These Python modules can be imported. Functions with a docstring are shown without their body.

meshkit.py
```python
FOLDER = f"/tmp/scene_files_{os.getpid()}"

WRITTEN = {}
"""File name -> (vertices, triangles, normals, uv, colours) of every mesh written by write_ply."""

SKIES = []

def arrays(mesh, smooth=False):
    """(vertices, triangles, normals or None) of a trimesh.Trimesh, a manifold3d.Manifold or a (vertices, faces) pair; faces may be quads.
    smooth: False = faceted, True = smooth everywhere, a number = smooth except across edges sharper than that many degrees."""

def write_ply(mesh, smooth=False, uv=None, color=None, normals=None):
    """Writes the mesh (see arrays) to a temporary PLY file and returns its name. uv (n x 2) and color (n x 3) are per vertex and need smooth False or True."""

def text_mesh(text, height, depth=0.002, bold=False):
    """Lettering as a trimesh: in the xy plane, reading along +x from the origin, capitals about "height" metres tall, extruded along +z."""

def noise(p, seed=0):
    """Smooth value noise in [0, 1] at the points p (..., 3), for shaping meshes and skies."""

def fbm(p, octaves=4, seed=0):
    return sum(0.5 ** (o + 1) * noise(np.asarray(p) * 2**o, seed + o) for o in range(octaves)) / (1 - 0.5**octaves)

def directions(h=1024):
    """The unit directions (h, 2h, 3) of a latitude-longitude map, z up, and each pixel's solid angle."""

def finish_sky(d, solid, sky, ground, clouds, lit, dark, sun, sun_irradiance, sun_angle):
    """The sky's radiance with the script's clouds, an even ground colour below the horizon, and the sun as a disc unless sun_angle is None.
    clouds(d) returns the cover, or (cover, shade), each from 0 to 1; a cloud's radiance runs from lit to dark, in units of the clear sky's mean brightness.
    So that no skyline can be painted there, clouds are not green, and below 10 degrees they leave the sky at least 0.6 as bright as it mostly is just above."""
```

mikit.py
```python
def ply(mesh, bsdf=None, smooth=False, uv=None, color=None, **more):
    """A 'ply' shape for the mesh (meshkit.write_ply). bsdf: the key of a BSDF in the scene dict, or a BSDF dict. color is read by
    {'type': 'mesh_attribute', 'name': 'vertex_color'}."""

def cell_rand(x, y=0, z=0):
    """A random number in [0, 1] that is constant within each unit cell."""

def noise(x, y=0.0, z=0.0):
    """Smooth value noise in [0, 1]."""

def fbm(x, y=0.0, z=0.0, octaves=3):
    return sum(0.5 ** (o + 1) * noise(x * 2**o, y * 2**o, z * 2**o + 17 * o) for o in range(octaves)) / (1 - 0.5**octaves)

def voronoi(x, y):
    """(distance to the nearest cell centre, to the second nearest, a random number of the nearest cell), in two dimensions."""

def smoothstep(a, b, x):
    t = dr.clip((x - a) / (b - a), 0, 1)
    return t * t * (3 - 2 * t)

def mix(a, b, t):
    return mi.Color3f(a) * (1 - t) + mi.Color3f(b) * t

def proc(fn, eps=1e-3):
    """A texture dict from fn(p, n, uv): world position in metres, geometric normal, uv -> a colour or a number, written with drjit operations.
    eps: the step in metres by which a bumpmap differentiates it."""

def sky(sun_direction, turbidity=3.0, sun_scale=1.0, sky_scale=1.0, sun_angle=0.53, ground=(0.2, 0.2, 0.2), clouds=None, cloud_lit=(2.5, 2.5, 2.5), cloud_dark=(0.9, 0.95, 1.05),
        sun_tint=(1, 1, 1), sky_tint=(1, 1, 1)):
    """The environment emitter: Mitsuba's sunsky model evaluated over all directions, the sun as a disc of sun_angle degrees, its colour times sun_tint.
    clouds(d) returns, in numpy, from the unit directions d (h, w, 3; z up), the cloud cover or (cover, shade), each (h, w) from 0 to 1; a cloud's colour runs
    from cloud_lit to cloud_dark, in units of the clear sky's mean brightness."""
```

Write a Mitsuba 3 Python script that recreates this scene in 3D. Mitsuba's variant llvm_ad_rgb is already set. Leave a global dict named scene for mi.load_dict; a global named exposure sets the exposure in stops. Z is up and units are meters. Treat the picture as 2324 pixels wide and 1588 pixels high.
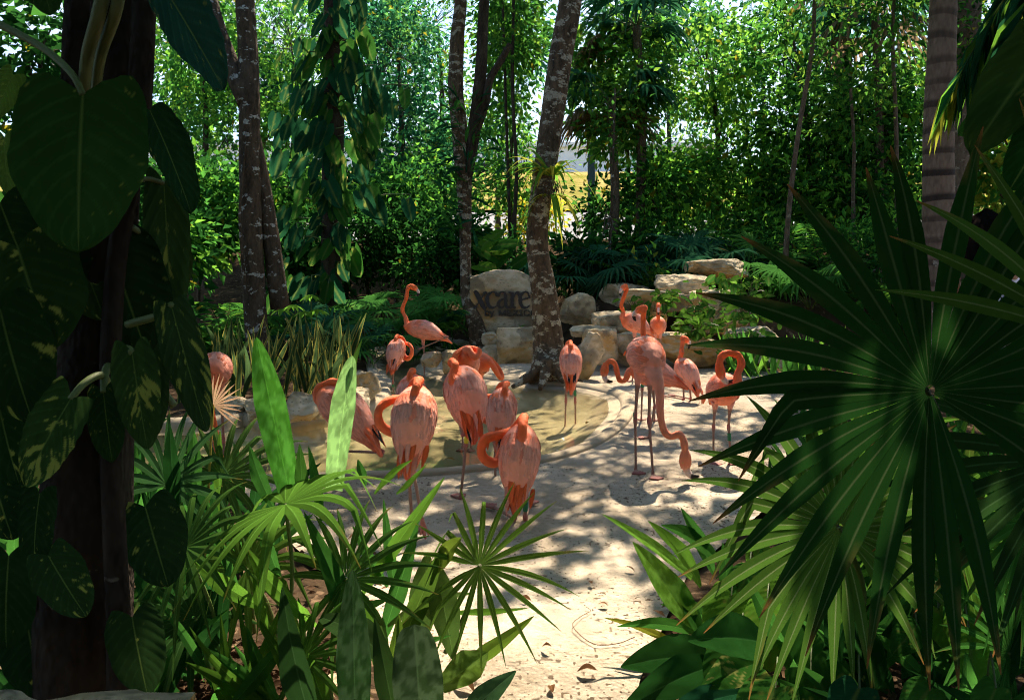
import math, random
import numpy as np, trimesh, manifold3d as m3, mitsuba as mi, drjit as dr, mikit, meshkit
from scipy.spatial import cKDTree, Delaunay
from shapely.geometry import Polygon, LineString, Point
from shapely import affinity, union_all
import shapely
from mikit import noise, fbm, smoothstep, mix, voronoi, cell_rand
nfbm, nnoise = meshkit.fbm, meshkit.noise
T = mi.ScalarTransform4f
scene, labels, count = {}, {}, {}
PI = math.pi

# ---------------------------------------------------------------- camera, sky, exposure
CAM_H, FOV, PITCH = 1.42, 65.2, math.radians(5.32)
scene['camera'] = {'type': 'perspective', 'fov': FOV, 'fov_axis': 'x', 'near_clip': 0.05, 'far_clip': 600.0,
                   'to_world': T().look_at(origin=[0, 0, CAM_H], target=[0, math.cos(PITCH), CAM_H - math.sin(PITCH)], up=[0, 0, 1])}
SUN = np.array([0.17, 0.60, 0.78]); SUN /= np.linalg.norm(SUN)


def sky_clouds(d):
    n = meshkit.fbm(d * np.array([2.2, 2.2, 5.0]) + 3.1, 5, 7)
    return np.clip((n - 0.48) / 0.16, 0, 1) * 0.55


scene['sky'] = mikit.sky(SUN.tolist(), turbidity=3.0, clouds=sky_clouds, cloud_lit=(1.5, 1.52, 1.56), cloud_dark=(0.8, 0.85, 0.95), sun_tint=(0.97, 1.0, 1.04), sky_tint=(1.0, 0.98, 0.93), ground=(0.12, 0.12, 0.08))
exposure = 3.25

# ---------------------------------------------------------------- helpers
# sizes below were measured on the photograph at 2324 px width: at(x, y, d) is the point d metres in front of the camera that is seen there
FPX, VCX, VCY = 1162 / math.tan(math.radians(FOV / 2)), 1162.0, 793.0


def ray(x, y):
    a, b = (x - VCX) / FPX, (y - VCY) / FPX
    c, s = math.cos(PITCH), math.sin(PITCH)
    return np.array([a, c - b * s, -s - b * c])


def at(x, y, d):
    r = ray(x, y)
    return np.array([0, 0, CAM_H]) + r * (d / r[1])


def ground(x, y, z=0.0):
    r = ray(x, y)
    return np.array([0, 0, CAM_H]) + r * ((z - CAM_H) / r[2])


def unit(v):
    v = np.asarray(v, float)
    return v / np.maximum(np.linalg.norm(v, axis=-1, keepdims=True), 1e-12)


def new(key):
    """The key itself, or numbered _001, _002 ... when it is taken."""
    n = count.get(key, 0)
    count[key] = n + 1
    return key if n == 0 else f'{key}_{n:03d}'


def thing(name, label, cat, group=None):
    k = new(name)
    labels[k] = {'label': label, 'category': cat}
    if group:
        labels[k]['group'] = group
    return k


def struct(name, mesh, bsdf, smooth=True, color=None, uv=None):
    scene[name] = mikit.ply(mesh, bsdf, smooth, color=color, uv=uv)
    labels[name] = {'kind': 'structure'}


class MB:
    """Collects vertices, triangles and colours of one mesh."""

    def __init__(s):
        s.v, s.f, s.c, s.n = [], [], [], 0

    def add(s, v, f, c):
        v = np.asarray(v, float)
        s.v.append(v)
        s.f.append(np.asarray(f, int) + s.n)
        s.c.append(np.broadcast_to(np.asarray(c, float), v.shape))
        s.n += len(v)
        return s

    def get(s):
        return (np.vstack(s.v), np.vstack(s.f)), np.vstack(s.c)

    def put(s, key, bsdf, smooth=True, stuff=False):
        m, c = s.get()
        scene[key] = mikit.ply(m, bsdf, smooth, color=c)
        if stuff:
            labels.setdefault(key, {})['kind'] = 'stuff'
        return key

    def part(s, parent, name, bsdf, smooth=True, stuff=False):
        return s.put(new(parent + '__' + name), bsdf, smooth, stuff)


def spline(pts, n):
    """Catmull-Rom through the points, n samples (columns beyond the third ride along)."""
    p = np.asarray(pts, float)
    if len(p) == 2:
        return p[0] + (p[1] - p[0]) * np.linspace(0, 1, n)[:, None]
    p = np.vstack([2 * p[0] - p[1], p, 2 * p[-1] - p[-2]])
    u = np.linspace(0, len(p) - 3 - 1e-9, n)
    i = u.astype(int)
    t = (u - i)[:, None]
    a, b, c, d = p[i], p[i + 1], p[i + 2], p[i + 3]
    return 0.5 * (2 * b + (c - a) * t + (2 * a - 5 * b + 4 * c - d) * t ** 2 + (3 * b - a - 3 * c + d) * t ** 3)


def frames(p, up=(0, 0, 1)):
    t = unit(np.gradient(p, axis=0))
    s = np.cross(t[0], up)
    if np.linalg.norm(s) < 0.2:
        s = np.cross(t[0], (1, 0, 0))
    out = [unit(s)]
    for k in range(1, len(p)):
        s = out[-1] - t[k] * np.dot(out[-1], t[k])
        out.append(unit(s))
    s = np.array(out)
    return t, s, np.cross(s, t)


def tube(p, ra, rb=None, sides=8, up=(0, 0, 1), bump=None, fixed=None):
    """Closed tube (vertices, triangles) round the points: ra across, rb along the frame's up."""
    p = np.asarray(p, float)
    n = len(p)
    ra = np.broadcast_to(np.asarray(ra, float), (n,))
    rb = ra if rb is None else np.broadcast_to(np.asarray(rb, float), (n,))
    t, s, u = frames(p, up)
    if fixed is not None:
        s = np.broadcast_to(unit(fixed), (n, 3))
        u = unit(np.cross(s, t))
    ang = np.arange(sides) * 2 * PI / sides
    k = 1.0 if bump is None else bump(np.arange(n)[:, None] / max(n - 1, 1), ang[None])[..., None]
    v = p[:, None] + k * (np.cos(ang)[None, :, None] * s[:, None] * ra[:, None, None] + np.sin(ang)[None, :, None] * u[:, None] * rb[:, None, None])
    v = np.vstack([v.reshape(-1, 3), p[:1], p[-1:]])
    i, j = np.meshgrid(np.arange(n - 1), np.arange(sides), indexing='ij')
    a, b = i * sides + j, i * sides + (j + 1) % sides
    q = np.stack([a, b, b + sides, a + sides], -1).reshape(-1, 4)
    j = np.arange(sides)
    c0, c1 = n * sides, n * sides + 1
    f = np.vstack([q[:, [0, 1, 2]], q[:, [0, 2, 3]], np.stack([np.full(sides, c0), (j + 1) % sides, j], 1),
                   np.stack([np.full(sides, c1), (n - 1) * sides + j, (n - 1) * sides + (j + 1) % sides], 1)])
    return v, f[:, ::-1]


def leaves(c, d, n, length, width, fold=0.25, droop=0.15):
    """Many small pointed leaves: base c, axis d, face normal n (all N x 3); 4 vertices and 2 triangles each."""
    N = len(c)
    d, n = unit(d), np.asarray(n, float)
    s = unit(np.cross(d, n))
    n = np.cross(s, d)
    L, W = np.broadcast_to(length, (N,))[:, None], np.broadcast_to(width, (N,))[:, None]
    tip = c + d * L - n * L * droop
    m = c + d * L * 0.45
    l, r = m - s * W / 2 + n * W * fold, m + s * W / 2 + n * W * fold
    v = np.stack([c, r, tip, l], 1).reshape(-1, 3)
    b = np.arange(N) * 4
    f = np.stack([np.stack([b, b + 1, b + 2], 1), np.stack([b, b + 2, b + 3], 1)], 1).reshape(-1, 3)
    return v, f


def rnd_dirs(rng, N):
    return unit(rng.normal(size=(N, 3)))


def blade(path, width, side, fold=0.2, rib=None, cols=3):
    """A long leaf: path n x 3, half widths n, side vectors (n x 3 or 3): cols (3 or 5) vertices across. Returns v, f, across (-1..1)."""
    path = np.asarray(path, float)
    n = len(path)
    t = unit(np.gradient(path, axis=0))
    side = np.broadcast_to(np.asarray(side, float), (n, 3))
    side = unit(side - t * (side * t).sum(1, keepdims=True))
    nor = np.cross(side, t)
    a = np.array([-1, 0, 1.0]) if cols == 3 else np.array([-1, -0.16, 0, 0.16, 1.0])
    w = np.broadcast_to(width, (n,))
    v = path[:, None] + a[None, :, None] * side[:, None] * w[:, None, None] + (np.abs(a)[None, :, None] * fold) * nor[:, None] * w[:, None, None]
    k = len(a)
    i, j = np.meshgrid(np.arange(n - 1), np.arange(k - 1), indexing='ij')
    q = np.stack([i * k + j, i * k + j + 1, (i + 1) * k + j + 1, (i + 1) * k + j], -1).reshape(-1, 4)
    return v.reshape(-1, 3), np.vstack([q[:, [0, 1, 2]], q[:, [0, 2, 3]]]), np.broadcast_to(a[None], (n, k)).ravel()


def grid_faces(n, m):
    i, j = np.meshgrid(np.arange(n - 1), np.arange(m - 1), indexing='ij')
    q = np.stack([i * m + j, i * m + j + 1, (i + 1) * m + j + 1, (i + 1) * m + j], -1).reshape(-1, 4)
    return np.vstack([q[:, [0, 1, 2]], q[:, [0, 2, 3]]])


def fill(poly, step, jitter=0.0, seed=1):
    """Triangles that fill a shapely polygon: (xy points, triangles)."""
    rng = np.random.default_rng(seed)
    pts = []
    for ring in [poly.exterior, *poly.interiors]:
        n = max(8, int(ring.length / step))
        pts += [np.array(ring.interpolate(k / n, normalized=True).coords[0]) for k in range(n)]
    nb = len(pts)
    x0, y0, x1, y1 = poly.bounds
    gx, gy = np.meshgrid(np.arange(x0, x1, step), np.arange(y0, y1, step * 0.87))
    gx = gx + (np.arange(gx.shape[0]) % 2)[:, None] * step / 2
    g = np.stack([gx.ravel(), gy.ravel()], 1) + rng.normal(size=(gx.size, 2)) * jitter * step
    inner = poly.buffer(-step * 0.45)
    g = g[shapely.contains_xy(inner, g[:, 0], g[:, 1])]
    p = np.vstack([pts, g])
    tri = Delaunay(p).simplices
    c = p[tri].mean(1)
    tri = tri[shapely.contains_xy(poly, c[:, 0], c[:, 1])]
    a, b, c = p[tri[:, 0]], p[tri[:, 1]], p[tri[:, 2]]
    area = (b[:, 0] - a[:, 0]) * (c[:, 1] - a[:, 1]) - (b[:, 1] - a[:, 1]) * (c[:, 0] - a[:, 0])
    tri[area < 0] = tri[area < 0][:, ::-1]
    return p, tri[np.abs(area) > 1e-9]


# ---------------------------------------------------------------- materials
VC = {'type': 'mesh_attribute', 'name': 'vertex_color'}


def leaf_bsdf(rough, diff, **more):
    return {'type': 'principledthin', 'base_color': VC, 'roughness': rough, 'diff_trans': diff, 'eta': 1.33, 'spec_trans': 0.0, **more}


scene['leaf_soft'] = leaf_bsdf(0.27, 1.25)
scene['leaf_glossy'] = leaf_bsdf(0.24, 0.95)
scene['leaf_thick'] = leaf_bsdf(0.24, 0.50)


def down_bump(p, n, uv):
    return fbm(p.x * 95, p.y * 95, p.z * 40, 3) * 0.006


scene['feather'] = {'type': 'twosided', 'bsdf': {'type': 'bumpmap', 'arbitrary': mikit.proc(down_bump, 0.002), 'scale': 1.0, 'bsdf': {'type': 'principled', 'base_color': VC, 'roughness': 0.75, 'specular': 0.25, 'sheen': 0.4, 'sheen_tint': 0.6}}}
scene['painted'] = {'type': 'twosided', 'bsdf': {'type': 'principled', 'base_color': VC, 'roughness': 0.6, 'specular': 0.4}}


def bark_fn(dark, light, lichen, lo, hi, ring):
    def fn(p, n, uv):
        a = fbm(p.x * 22, p.y * 22, p.z * 5, 4)
        b = fbm(p.x * 60 + 5, p.y * 60, p.z * 30, 2)
        c = mix(dark, light, dr.clip(a * 1.3 - 0.2 + (b - 0.5) * 0.6, 0, 1))
        if ring:
            c = c * (0.62 + 0.5 * smoothstep(0.3, 0.6, noise(p.x * 2, p.y * 2, p.z * ring)))
        l = fbm(p.x * 11 + 3, p.y * 11, p.z * 14 + 11, 4) * 0.75 + 0.25 * fbm(p.x * 45, p.y * 45, p.z * 60, 2)
        return mix(c, lichen, smoothstep(lo, hi, l) * dr.clip(0.15 + 1.3 * b, 0, 1) * 0.85)
    return fn


def bark(key, dark, light, lichen=(0.42, 0.43, 0.36), lo=0.60, hi=0.66, ring=0, height=0.035):
    def bump(p, n, uv):
        return fbm(p.x * 26, p.y * 26, p.z * 6, 4) * height + fbm(p.x * 90, p.y * 90, p.z * 60, 2) * height * 0.3
    scene[key] = {'type': 'bumpmap', 'arbitrary': mikit.proc(bump, 0.004), 'scale': 1.0,
                  'bsdf': {'type': 'principled', 'base_color': mikit.proc(bark_fn(dark, light, lichen, lo, hi, ring)), 'roughness': 0.9, 'specular': 0.2}}


bark('bark_dark', (0.020, 0.014, 0.010), (0.075, 0.055, 0.038), (0.2, 0.2, 0.15), 0.68, 0.74)
bark('bark_black', (0.010, 0.007, 0.005), (0.045, 0.032, 0.022), (0.16, 0.15, 0.12), 0.68, 0.72)
bark('bark_lichen', (0.030, 0.020, 0.012), (0.13, 0.088, 0.052), (0.36, 0.33, 0.25), 0.53, 0.60)
bark('bark_grey', (0.030, 0.021, 0.013), (0.105, 0.075, 0.048), (0.42, 0.43, 0.38), 0.61, 0.65)
bark('bark_palm', (0.06, 0.040, 0.028), (0.17, 0.12, 0.085), (0.30, 0.26, 0.20), 0.60, 0.72, 0, 0.006)


def rock_fn(p, n, uv):
    a = fbm(p.x * 3.1, p.y * 3.1, p.z * 3.1, 4)
    b = fbm(p.x * 17 + 9, p.y * 17, p.z * 17, 3)
    c = mix((0.33, 0.245, 0.135), (0.58, 0.485, 0.34), smoothstep(0.25, 0.75, a * 0.6 + b * 0.4))
    c = mix(c, (0.46, 0.26, 0.07), smoothstep(0.46, 0.60, fbm(p.x * 1.7 + 40, p.y * 1.7, p.z * 2.3, 3)) * 0.75 * smoothstep(0.6, -0.1, n.z))
    grime = smoothstep(0.50, 0.64, fbm(p.x * 5 + 70, p.y * 5, p.z * 3.2, 4))
    c = mix(c, (0.085, 0.078, 0.06), grime * 0.55)
    pit = smoothstep(0.66, 0.8, fbm(p.x * 38, p.y * 38 + 8, p.z * 38, 3))
    return c * (1 - 0.45 * pit)


def rock_bump(p, n, uv):
    return fbm(p.x * 14, p.y * 14, p.z * 14, 5) * 0.06 - smoothstep(0.6, 0.72, fbm(p.x * 30, p.y * 30 + 8, p.z * 30, 2)) * 0.01


scene['limestone'] = {'type': 'bumpmap', 'arbitrary': mikit.proc(rock_bump, 0.004), 'scale': 1.0,
                      'bsdf': {'type': 'principled', 'base_color': mikit.proc(rock_fn), 'roughness': 0.95, 'specular': 0.15}}


def sand_fn(p, n, uv):
    a = fbm(p.x * 2.2, p.y * 2.2, 3.0, 4)
    g = noise(p.x * 260, p.y * 260)
    c = mix((0.33, 0.268, 0.192), (0.50, 0.43, 0.335), dr.clip(a * 1.3 - 0.12 + (fbm(p.x * 28, p.y * 28, 5.0, 3) - 0.5) * 0.9, 0, 1))
    speck = smoothstep(0.76, 0.86, noise(p.x * 70, p.y * 70, 7)) * smoothstep(0.40, 0.62, fbm(p.x * 1.3 + 5, p.y * 1.3, 1, 3))
    c = mix(c, (0.10, 0.07, 0.045), speck * 0.9)
    damp = smoothstep(0.50, 0.66, fbm(p.x * 0.8 + 20, p.y * 0.8, 9.0, 3))
    return c * (0.86 + 0.28 * g) * (1 - 0.22 * damp)


def sand_bump(p, n, uv):
    return fbm(p.x * 24, p.y * 24, 0, 4) * 0.014 + noise(p.x * 110, p.y * 110) * 0.004


scene['sand_matter'] = {'type': 'bumpmap', 'arbitrary': mikit.proc(sand_bump, 0.004), 'scale': 1.0,
                        'bsdf': {'type': 'diffuse', 'reflectance': mikit.proc(sand_fn)}}


def soil_fn(p, n, uv):
    a = fbm(p.x * 4, p.y * 4, 1, 4)
    c = mix((0.022, 0.015, 0.010), (0.085, 0.058, 0.036), a)
    return mix(c, (0.15, 0.10, 0.062), smoothstep(0.66, 0.74, fbm(p.x * 16, p.y * 16, 4, 3)))


def soil_bump(p, n, uv):
    return fbm(p.x * 14, p.y * 14, 0, 4) * 0.05


scene['soil_matter'] = {'type': 'bumpmap', 'arbitrary': mikit.proc(soil_bump, 0.005), 'scale': 1.0,
                        'bsdf': {'type': 'diffuse', 'reflectance': mikit.proc(soil_fn)}}


def concrete_fn(p, n, uv):
    a = fbm(p.x * 2.6, p.y * 2.6, p.z * 4, 4)
    b = fbm(p.x * 30, p.y * 30, 4, 3)
    c = mix((0.29, 0.235, 0.165), (0.42, 0.355, 0.26), a * 0.7 + b * 0.3)
    algae = smoothstep(-0.03, -0.16, p.z + (a - 0.5) * 0.12)
    deep = smoothstep(-0.17, -0.33, p.z + (a - 0.5) * 0.08)
    return mix(c, mix((0.38, 0.32, 0.19), (0.60, 0.53, 0.37), b * 0.5 + smoothstep(0.3, 0.7, fbm(p.x * 1.1 + 8, p.y * 1.1, 2, 3)) * 0.5), algae) * (1 - deep) + mi.Color3f(0.26, 0.22, 0.135) * deep


scene['concrete'] = {'type': 'diffuse', 'reflectance': mikit.proc(concrete_fn)}
scene['water_matter'] = {'type': 'thindielectric', 'int_ior': 1.33, 'ext_ior': 1.0, 'specular_transmittance': {'type': 'rgb', 'value': [0.93, 0.92, 0.82]}}


def lawn_fn(p, n, uv):
    a = fbm(p.x * 0.7, p.y * 0.7, 1, 4)
    b = fbm(p.x * 9, p.y * 9, 3, 3)
    return mix((0.20, 0.19, 0.045), (0.40, 0.30, 0.11), smoothstep(0.3, 0.7, a * 0.6 + b * 0.4))


scene['lawn_matter'] = {'type': 'diffuse', 'reflectance': mikit.proc(lawn_fn)}


def road_fn(p, n, uv):
    return mix((0.26, 0.26, 0.27), (0.36, 0.36, 0.37), fbm(p.x * 3, p.y * 3, 1, 4))


scene['asphalt'] = {'type': 'diffuse', 'reflectance': mikit.proc(road_fn)}

# ---------------------------------------------------------------- the setting: terrain, sand, pond, lawn, road
def sstep(a, b, x):
    t = np.clip((x - a) / (b - a), 0, 1)
    return t * t * (3 - 2 * t)


def terrain(x, y):
    x, y = np.asarray(x, float), np.asarray(y, float)
    z = np.interp(y, [-60, 14.5, 17, 20, 24, 27.5, 34, 48, 62, 400], [0, 0, 0.25, 0.85, 1.85, 2.7, 4.1, 7.4, 8.9, 9.5])
    z = z + 0.75 * sstep(12.9, 14.2, y) * sstep(0.6, 1.6, x) * (1 - sstep(17, 20, y))
    z = z + 0.25 * sstep(13.2, 14.5, y) * (1 - sstep(17, 20, y))
    isl = np.exp(-(((x + 2.5) / 1.3) ** 2 + ((y - 10.2) / 1.3) ** 2) ** 2)
    z = z + 0.12 * isl
    p = np.stack([x * 0.9, y * 0.9, x * 0], -1)
    return z + (nfbm(p, 3, 5) - 0.5) * 0.10


def sand_z(x, y):
    p = np.stack([x, y, x * 0], -1)
    dents = nfbm(p * 10, 3, 9)
    return np.maximum(terrain(x, y) - .08, 0) * 0.8 + (nfbm(p * 1.3, 3, 3) - 0.5) * 0.035 + (dents - 0.5) * 0.026


pond_px = [(300, 1120), (420, 1097), (590, 1092), (820, 1084), (940, 1080), (1060, 1070), (1160, 1057), (1250, 1043), (1330, 1018), (1390, 985), (1425, 950), (1436, 918), (1422, 897),
           (1385, 884), (1330, 874), (1270, 868), (1215, 864), (1150, 860), (1100, 853), (1060, 849), (1020, 848), (985, 836), (985, 820), (1015, 806), (1010, 792), (940, 788), (870, 789), (838, 798),
           (838, 840), (858, 870), (850, 905), (720, 938), (640, 948), (560, 938), (490, 948), (430, 953), (300, 960), (150, 1000)]
pg = np.array([ground(*q)[:2] for q in pond_px])
pg = spline(np.vstack([pg, pg[:1]]), 260)
POND = Polygon(pg).buffer(0)
sand_px = [(1020, 2000), (1440, 2000), (1450, 1550), (1560, 1300), (1780, 1120), (1860, 980), (1820, 890), (1760, 838), (1500, 816), (1380, 812), (1220, 812), (1120, 806), (1050, 792), (1005, 786), (960, 830),
           (900, 1000), (700, 1060), (560, 1080), (520, 1110), (640, 1210), (740, 1300), (830, 1420), (900, 1560)]
SAND = Polygon([ground(*q)[:2] for q in sand_px]).buffer(0.25).buffer(-0.25).difference(POND)
SAND = max(getattr(SAND, 'geoms', [SAND]), key=lambda g: g.area)
p, f = fill(SAND, 0.045, 0.15)
edge = cKDTree(np.array(POND.exterior.coords))
d = edge.query(p)[0]
z = sand_z(p[:, 0], p[:, 1]) * sstep(0.0, 0.25, d) + 0.004 * (1 - sstep(0.05, 0.35, d))
struct('sand', (np.column_stack([p, z]), f), 'sand_matter')
NEAR = shapely.box(-12, 0.2, 12, 17)
soil = NEAR.difference(POND.buffer(0.004)).difference(SAND.buffer(-0.35))
vs, fs, n0 = [], [], 0
sd = cKDTree(np.array(SAND.exterior.coords))
for g in getattr(soil, 'geoms', [soil]):
    p, f = fill(g, 0.14, 0.2)
    inside = shapely.contains_xy(SAND.buffer(0.02), p[:, 0], p[:, 1])
    z = terrain(p[:, 0], p[:, 1]) + (nfbm(np.column_stack([p * 3, p[:, 0] * 0]), 3) - 0.5) * 0.08
    z = z * sstep(0, 0.3, edge.query(p)[0])
    ds = sd.query(p)[0]
    k = sstep(0.0, 0.4, ds)
    z = np.where(inside, sand_z(p[:, 0], p[:, 1]) * sstep(0, 0.25, edge.query(p)[0]) - 0.01 - 0.04 * sstep(0, 0.12, ds), z * k + (1 - k) * (sand_z(p[:, 0], p[:, 1]) * sstep(0, 0.25, edge.query(p)[0]) + 0.004))
    vs.append(np.column_stack([p, z])); fs.append(f + n0); n0 += len(p)
for x0, x1, y0, y1, st in ((-40, 40, 17, 27.2, 0.5), (-40, -12, -30, 17, 1.0), (12, 40, -30, 17, 1.0), (-12, 12, -30, 0.2, 0.6)):
    gx, gy = np.meshgrid(np.linspace(x0, x1, int((x1 - x0) / st) + 1), np.linspace(y0, y1, int((y1 - y0) / st) + 1))
    vs.append(np.column_stack([gx.ravel(), gy.ravel(), terrain(gx.ravel(), gy.ravel())]))
    fs.append(grid_faces(*gx.shape) + n0)
    n0 += gx.size
struct('ground', (np.vstack(vs), np.vstack(fs)), 'soil_matter')


def strip(name, y0, y1, lift, bsdf, st, wide):
    gx, gy = np.meshgrid(np.linspace(-wide, wide, int(2 * wide / st)), np.linspace(y0, y1, int((y1 - y0) / st) + 2))
    z = terrain(gx, gy) + lift
    struct(name, (np.column_stack([gx.ravel(), gy.ravel(), z.ravel()]), grid_faces(*gx.shape)), bsdf)


strip('road', 27.2, 33.6, 0.0, 'asphalt', 0.5, 40)
gx, gy = np.meshgrid(np.linspace(5.6, 11.5, 40), np.linspace(6.5, 14, 50))
gx = gx + 0.25 * (gy - 6.5)
struct('path', (np.column_stack([gx.ravel(), gy.ravel(), (terrain(gx, gy) + 0.06 + 0.1 * sstep(11.8, 12.8, gy)).ravel()]), grid_faces(*gx.shape)), 'asphalt')
strip('lawn', 33.6, 130, 0.10, 'lawn_matter', 0.7, 90)
# the pond: a concrete basin whose rim slopes gently into shallow water
ring = np.array(POND.exterior.coords)[:-1]
tg = unit(np.roll(ring, -2, 0) - np.roll(ring, 2, 0))
nr = np.column_stack([tg[:, 1], -tg[:, 0]])
if shapely.contains_xy(POND, *(ring[5] + nr[5] * .02)):
    nr = -nr
prof_ = [(-.16, -.12), (-.13, -.01), (-.10, .024), (-.05, .038), (-.01, .040), (.022, .034), (.036, .018), (.040, -.06)]
wob = (nfbm(np.column_stack([ring * 1.5, ring[:, 0] * 0]), 2, 4) - .5) * .012
v = np.array([[np.append(ring[i] + nr[i] * o, h + wob[i] * (h > 0)) for o, h in prof_] for i in range(len(ring))])
v = np.vstack([v, v[:1]])
f = grid_faces(len(v), len(prof_))
m = trimesh.Trimesh(v.reshape(-1, 3), f, process=False)
if (m.face_normals[:, 2] * m.area_faces).sum() < 0:
    f = f[:, ::-1]
struct('pond_curb', (v.reshape(-1, 3), f), 'concrete')
p, f = fill(POND, 0.05, 0.05)
d = edge.query(p)[0]
out = ~shapely.contains_xy(POND, p[:, 0], p[:, 1])
wide = 0.16 + 0.30 * sstep(5.4, 7.4, p[:, 1]) * sstep(-0.9, 0.3, p[:, 0]) + 0.3 * sstep(10, 11, p[:, 1])
z = -0.01 + 0.0 * d - (0.20 + 0.20 * sstep(8.0, 6.0, p[:, 1]) * sstep(1.2, 0.2, p[:, 0])) * sstep(0.06, 1.0, d / wide * 0.55)
d = np.where(out, 0, d)
z = np.where(out, 0.03 - 2.2 * edge.query(p)[0], z)
z = z + (nfbm(np.column_stack([p * 1.6, p[:, 0] * 0]), 3, 2) - 0.5) * 0.045 * sstep(0.35, 0.9, d)
struct('pond_basin', (np.column_stack([p, z]), f), 'concrete')
p, f = fill(POND.buffer(-0.03), 0.05, 0.1, 3)
q = np.column_stack([p * np.array([4.5, 3.0]), p[:, 0] * 0])
z = -0.045 + (nfbm(q, 2, 31) - 0.5) * 0.009 + (nfbm(q * 3.3, 2, 32) - 0.5) * 0.003
struct('water', (np.column_stack([p, z]), f), 'water_matter')

# ---------------------------------------------------------------- rocks
ICO = trimesh.creation.icosphere(subdivisions=4)


def rock_mesh(center, size, seed, cuts=9, rot=0.0, tilt=0.0, rough=0.07, box=0.5):
    rng = np.random.default_rng(seed)
    v = np.array(ICO.vertices)
    m = np.abs(v).max(1, keepdims=True)
    v = v * (1 - box) + v / m * box * 0.92
    for n in rnd_dirs(rng, cuts):
        h = v @ n - rng.uniform(0.66, 0.88)
        v = v - np.maximum(h, 0)[:, None] * n
    v = v * (1 + (nfbm(v * 1.7 + seed * 7.3, 4, seed) - 0.5)[:, None] * rough * 4)
    v = v + unit(v) * (nfbm(v * 7 + seed, 3, seed + 5) - 0.5)[:, None] * rough * 1.5
    lo, hi = v.min(0), v.max(0)
    v = (v - (lo + hi) / 2) / (hi - lo) * np.asarray(size)
    R = trimesh.transformations.euler_matrix(0, tilt, rot, 'sxyz')[:3, :3]
    return v @ R.T + center, np.array(ICO.faces)


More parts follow.
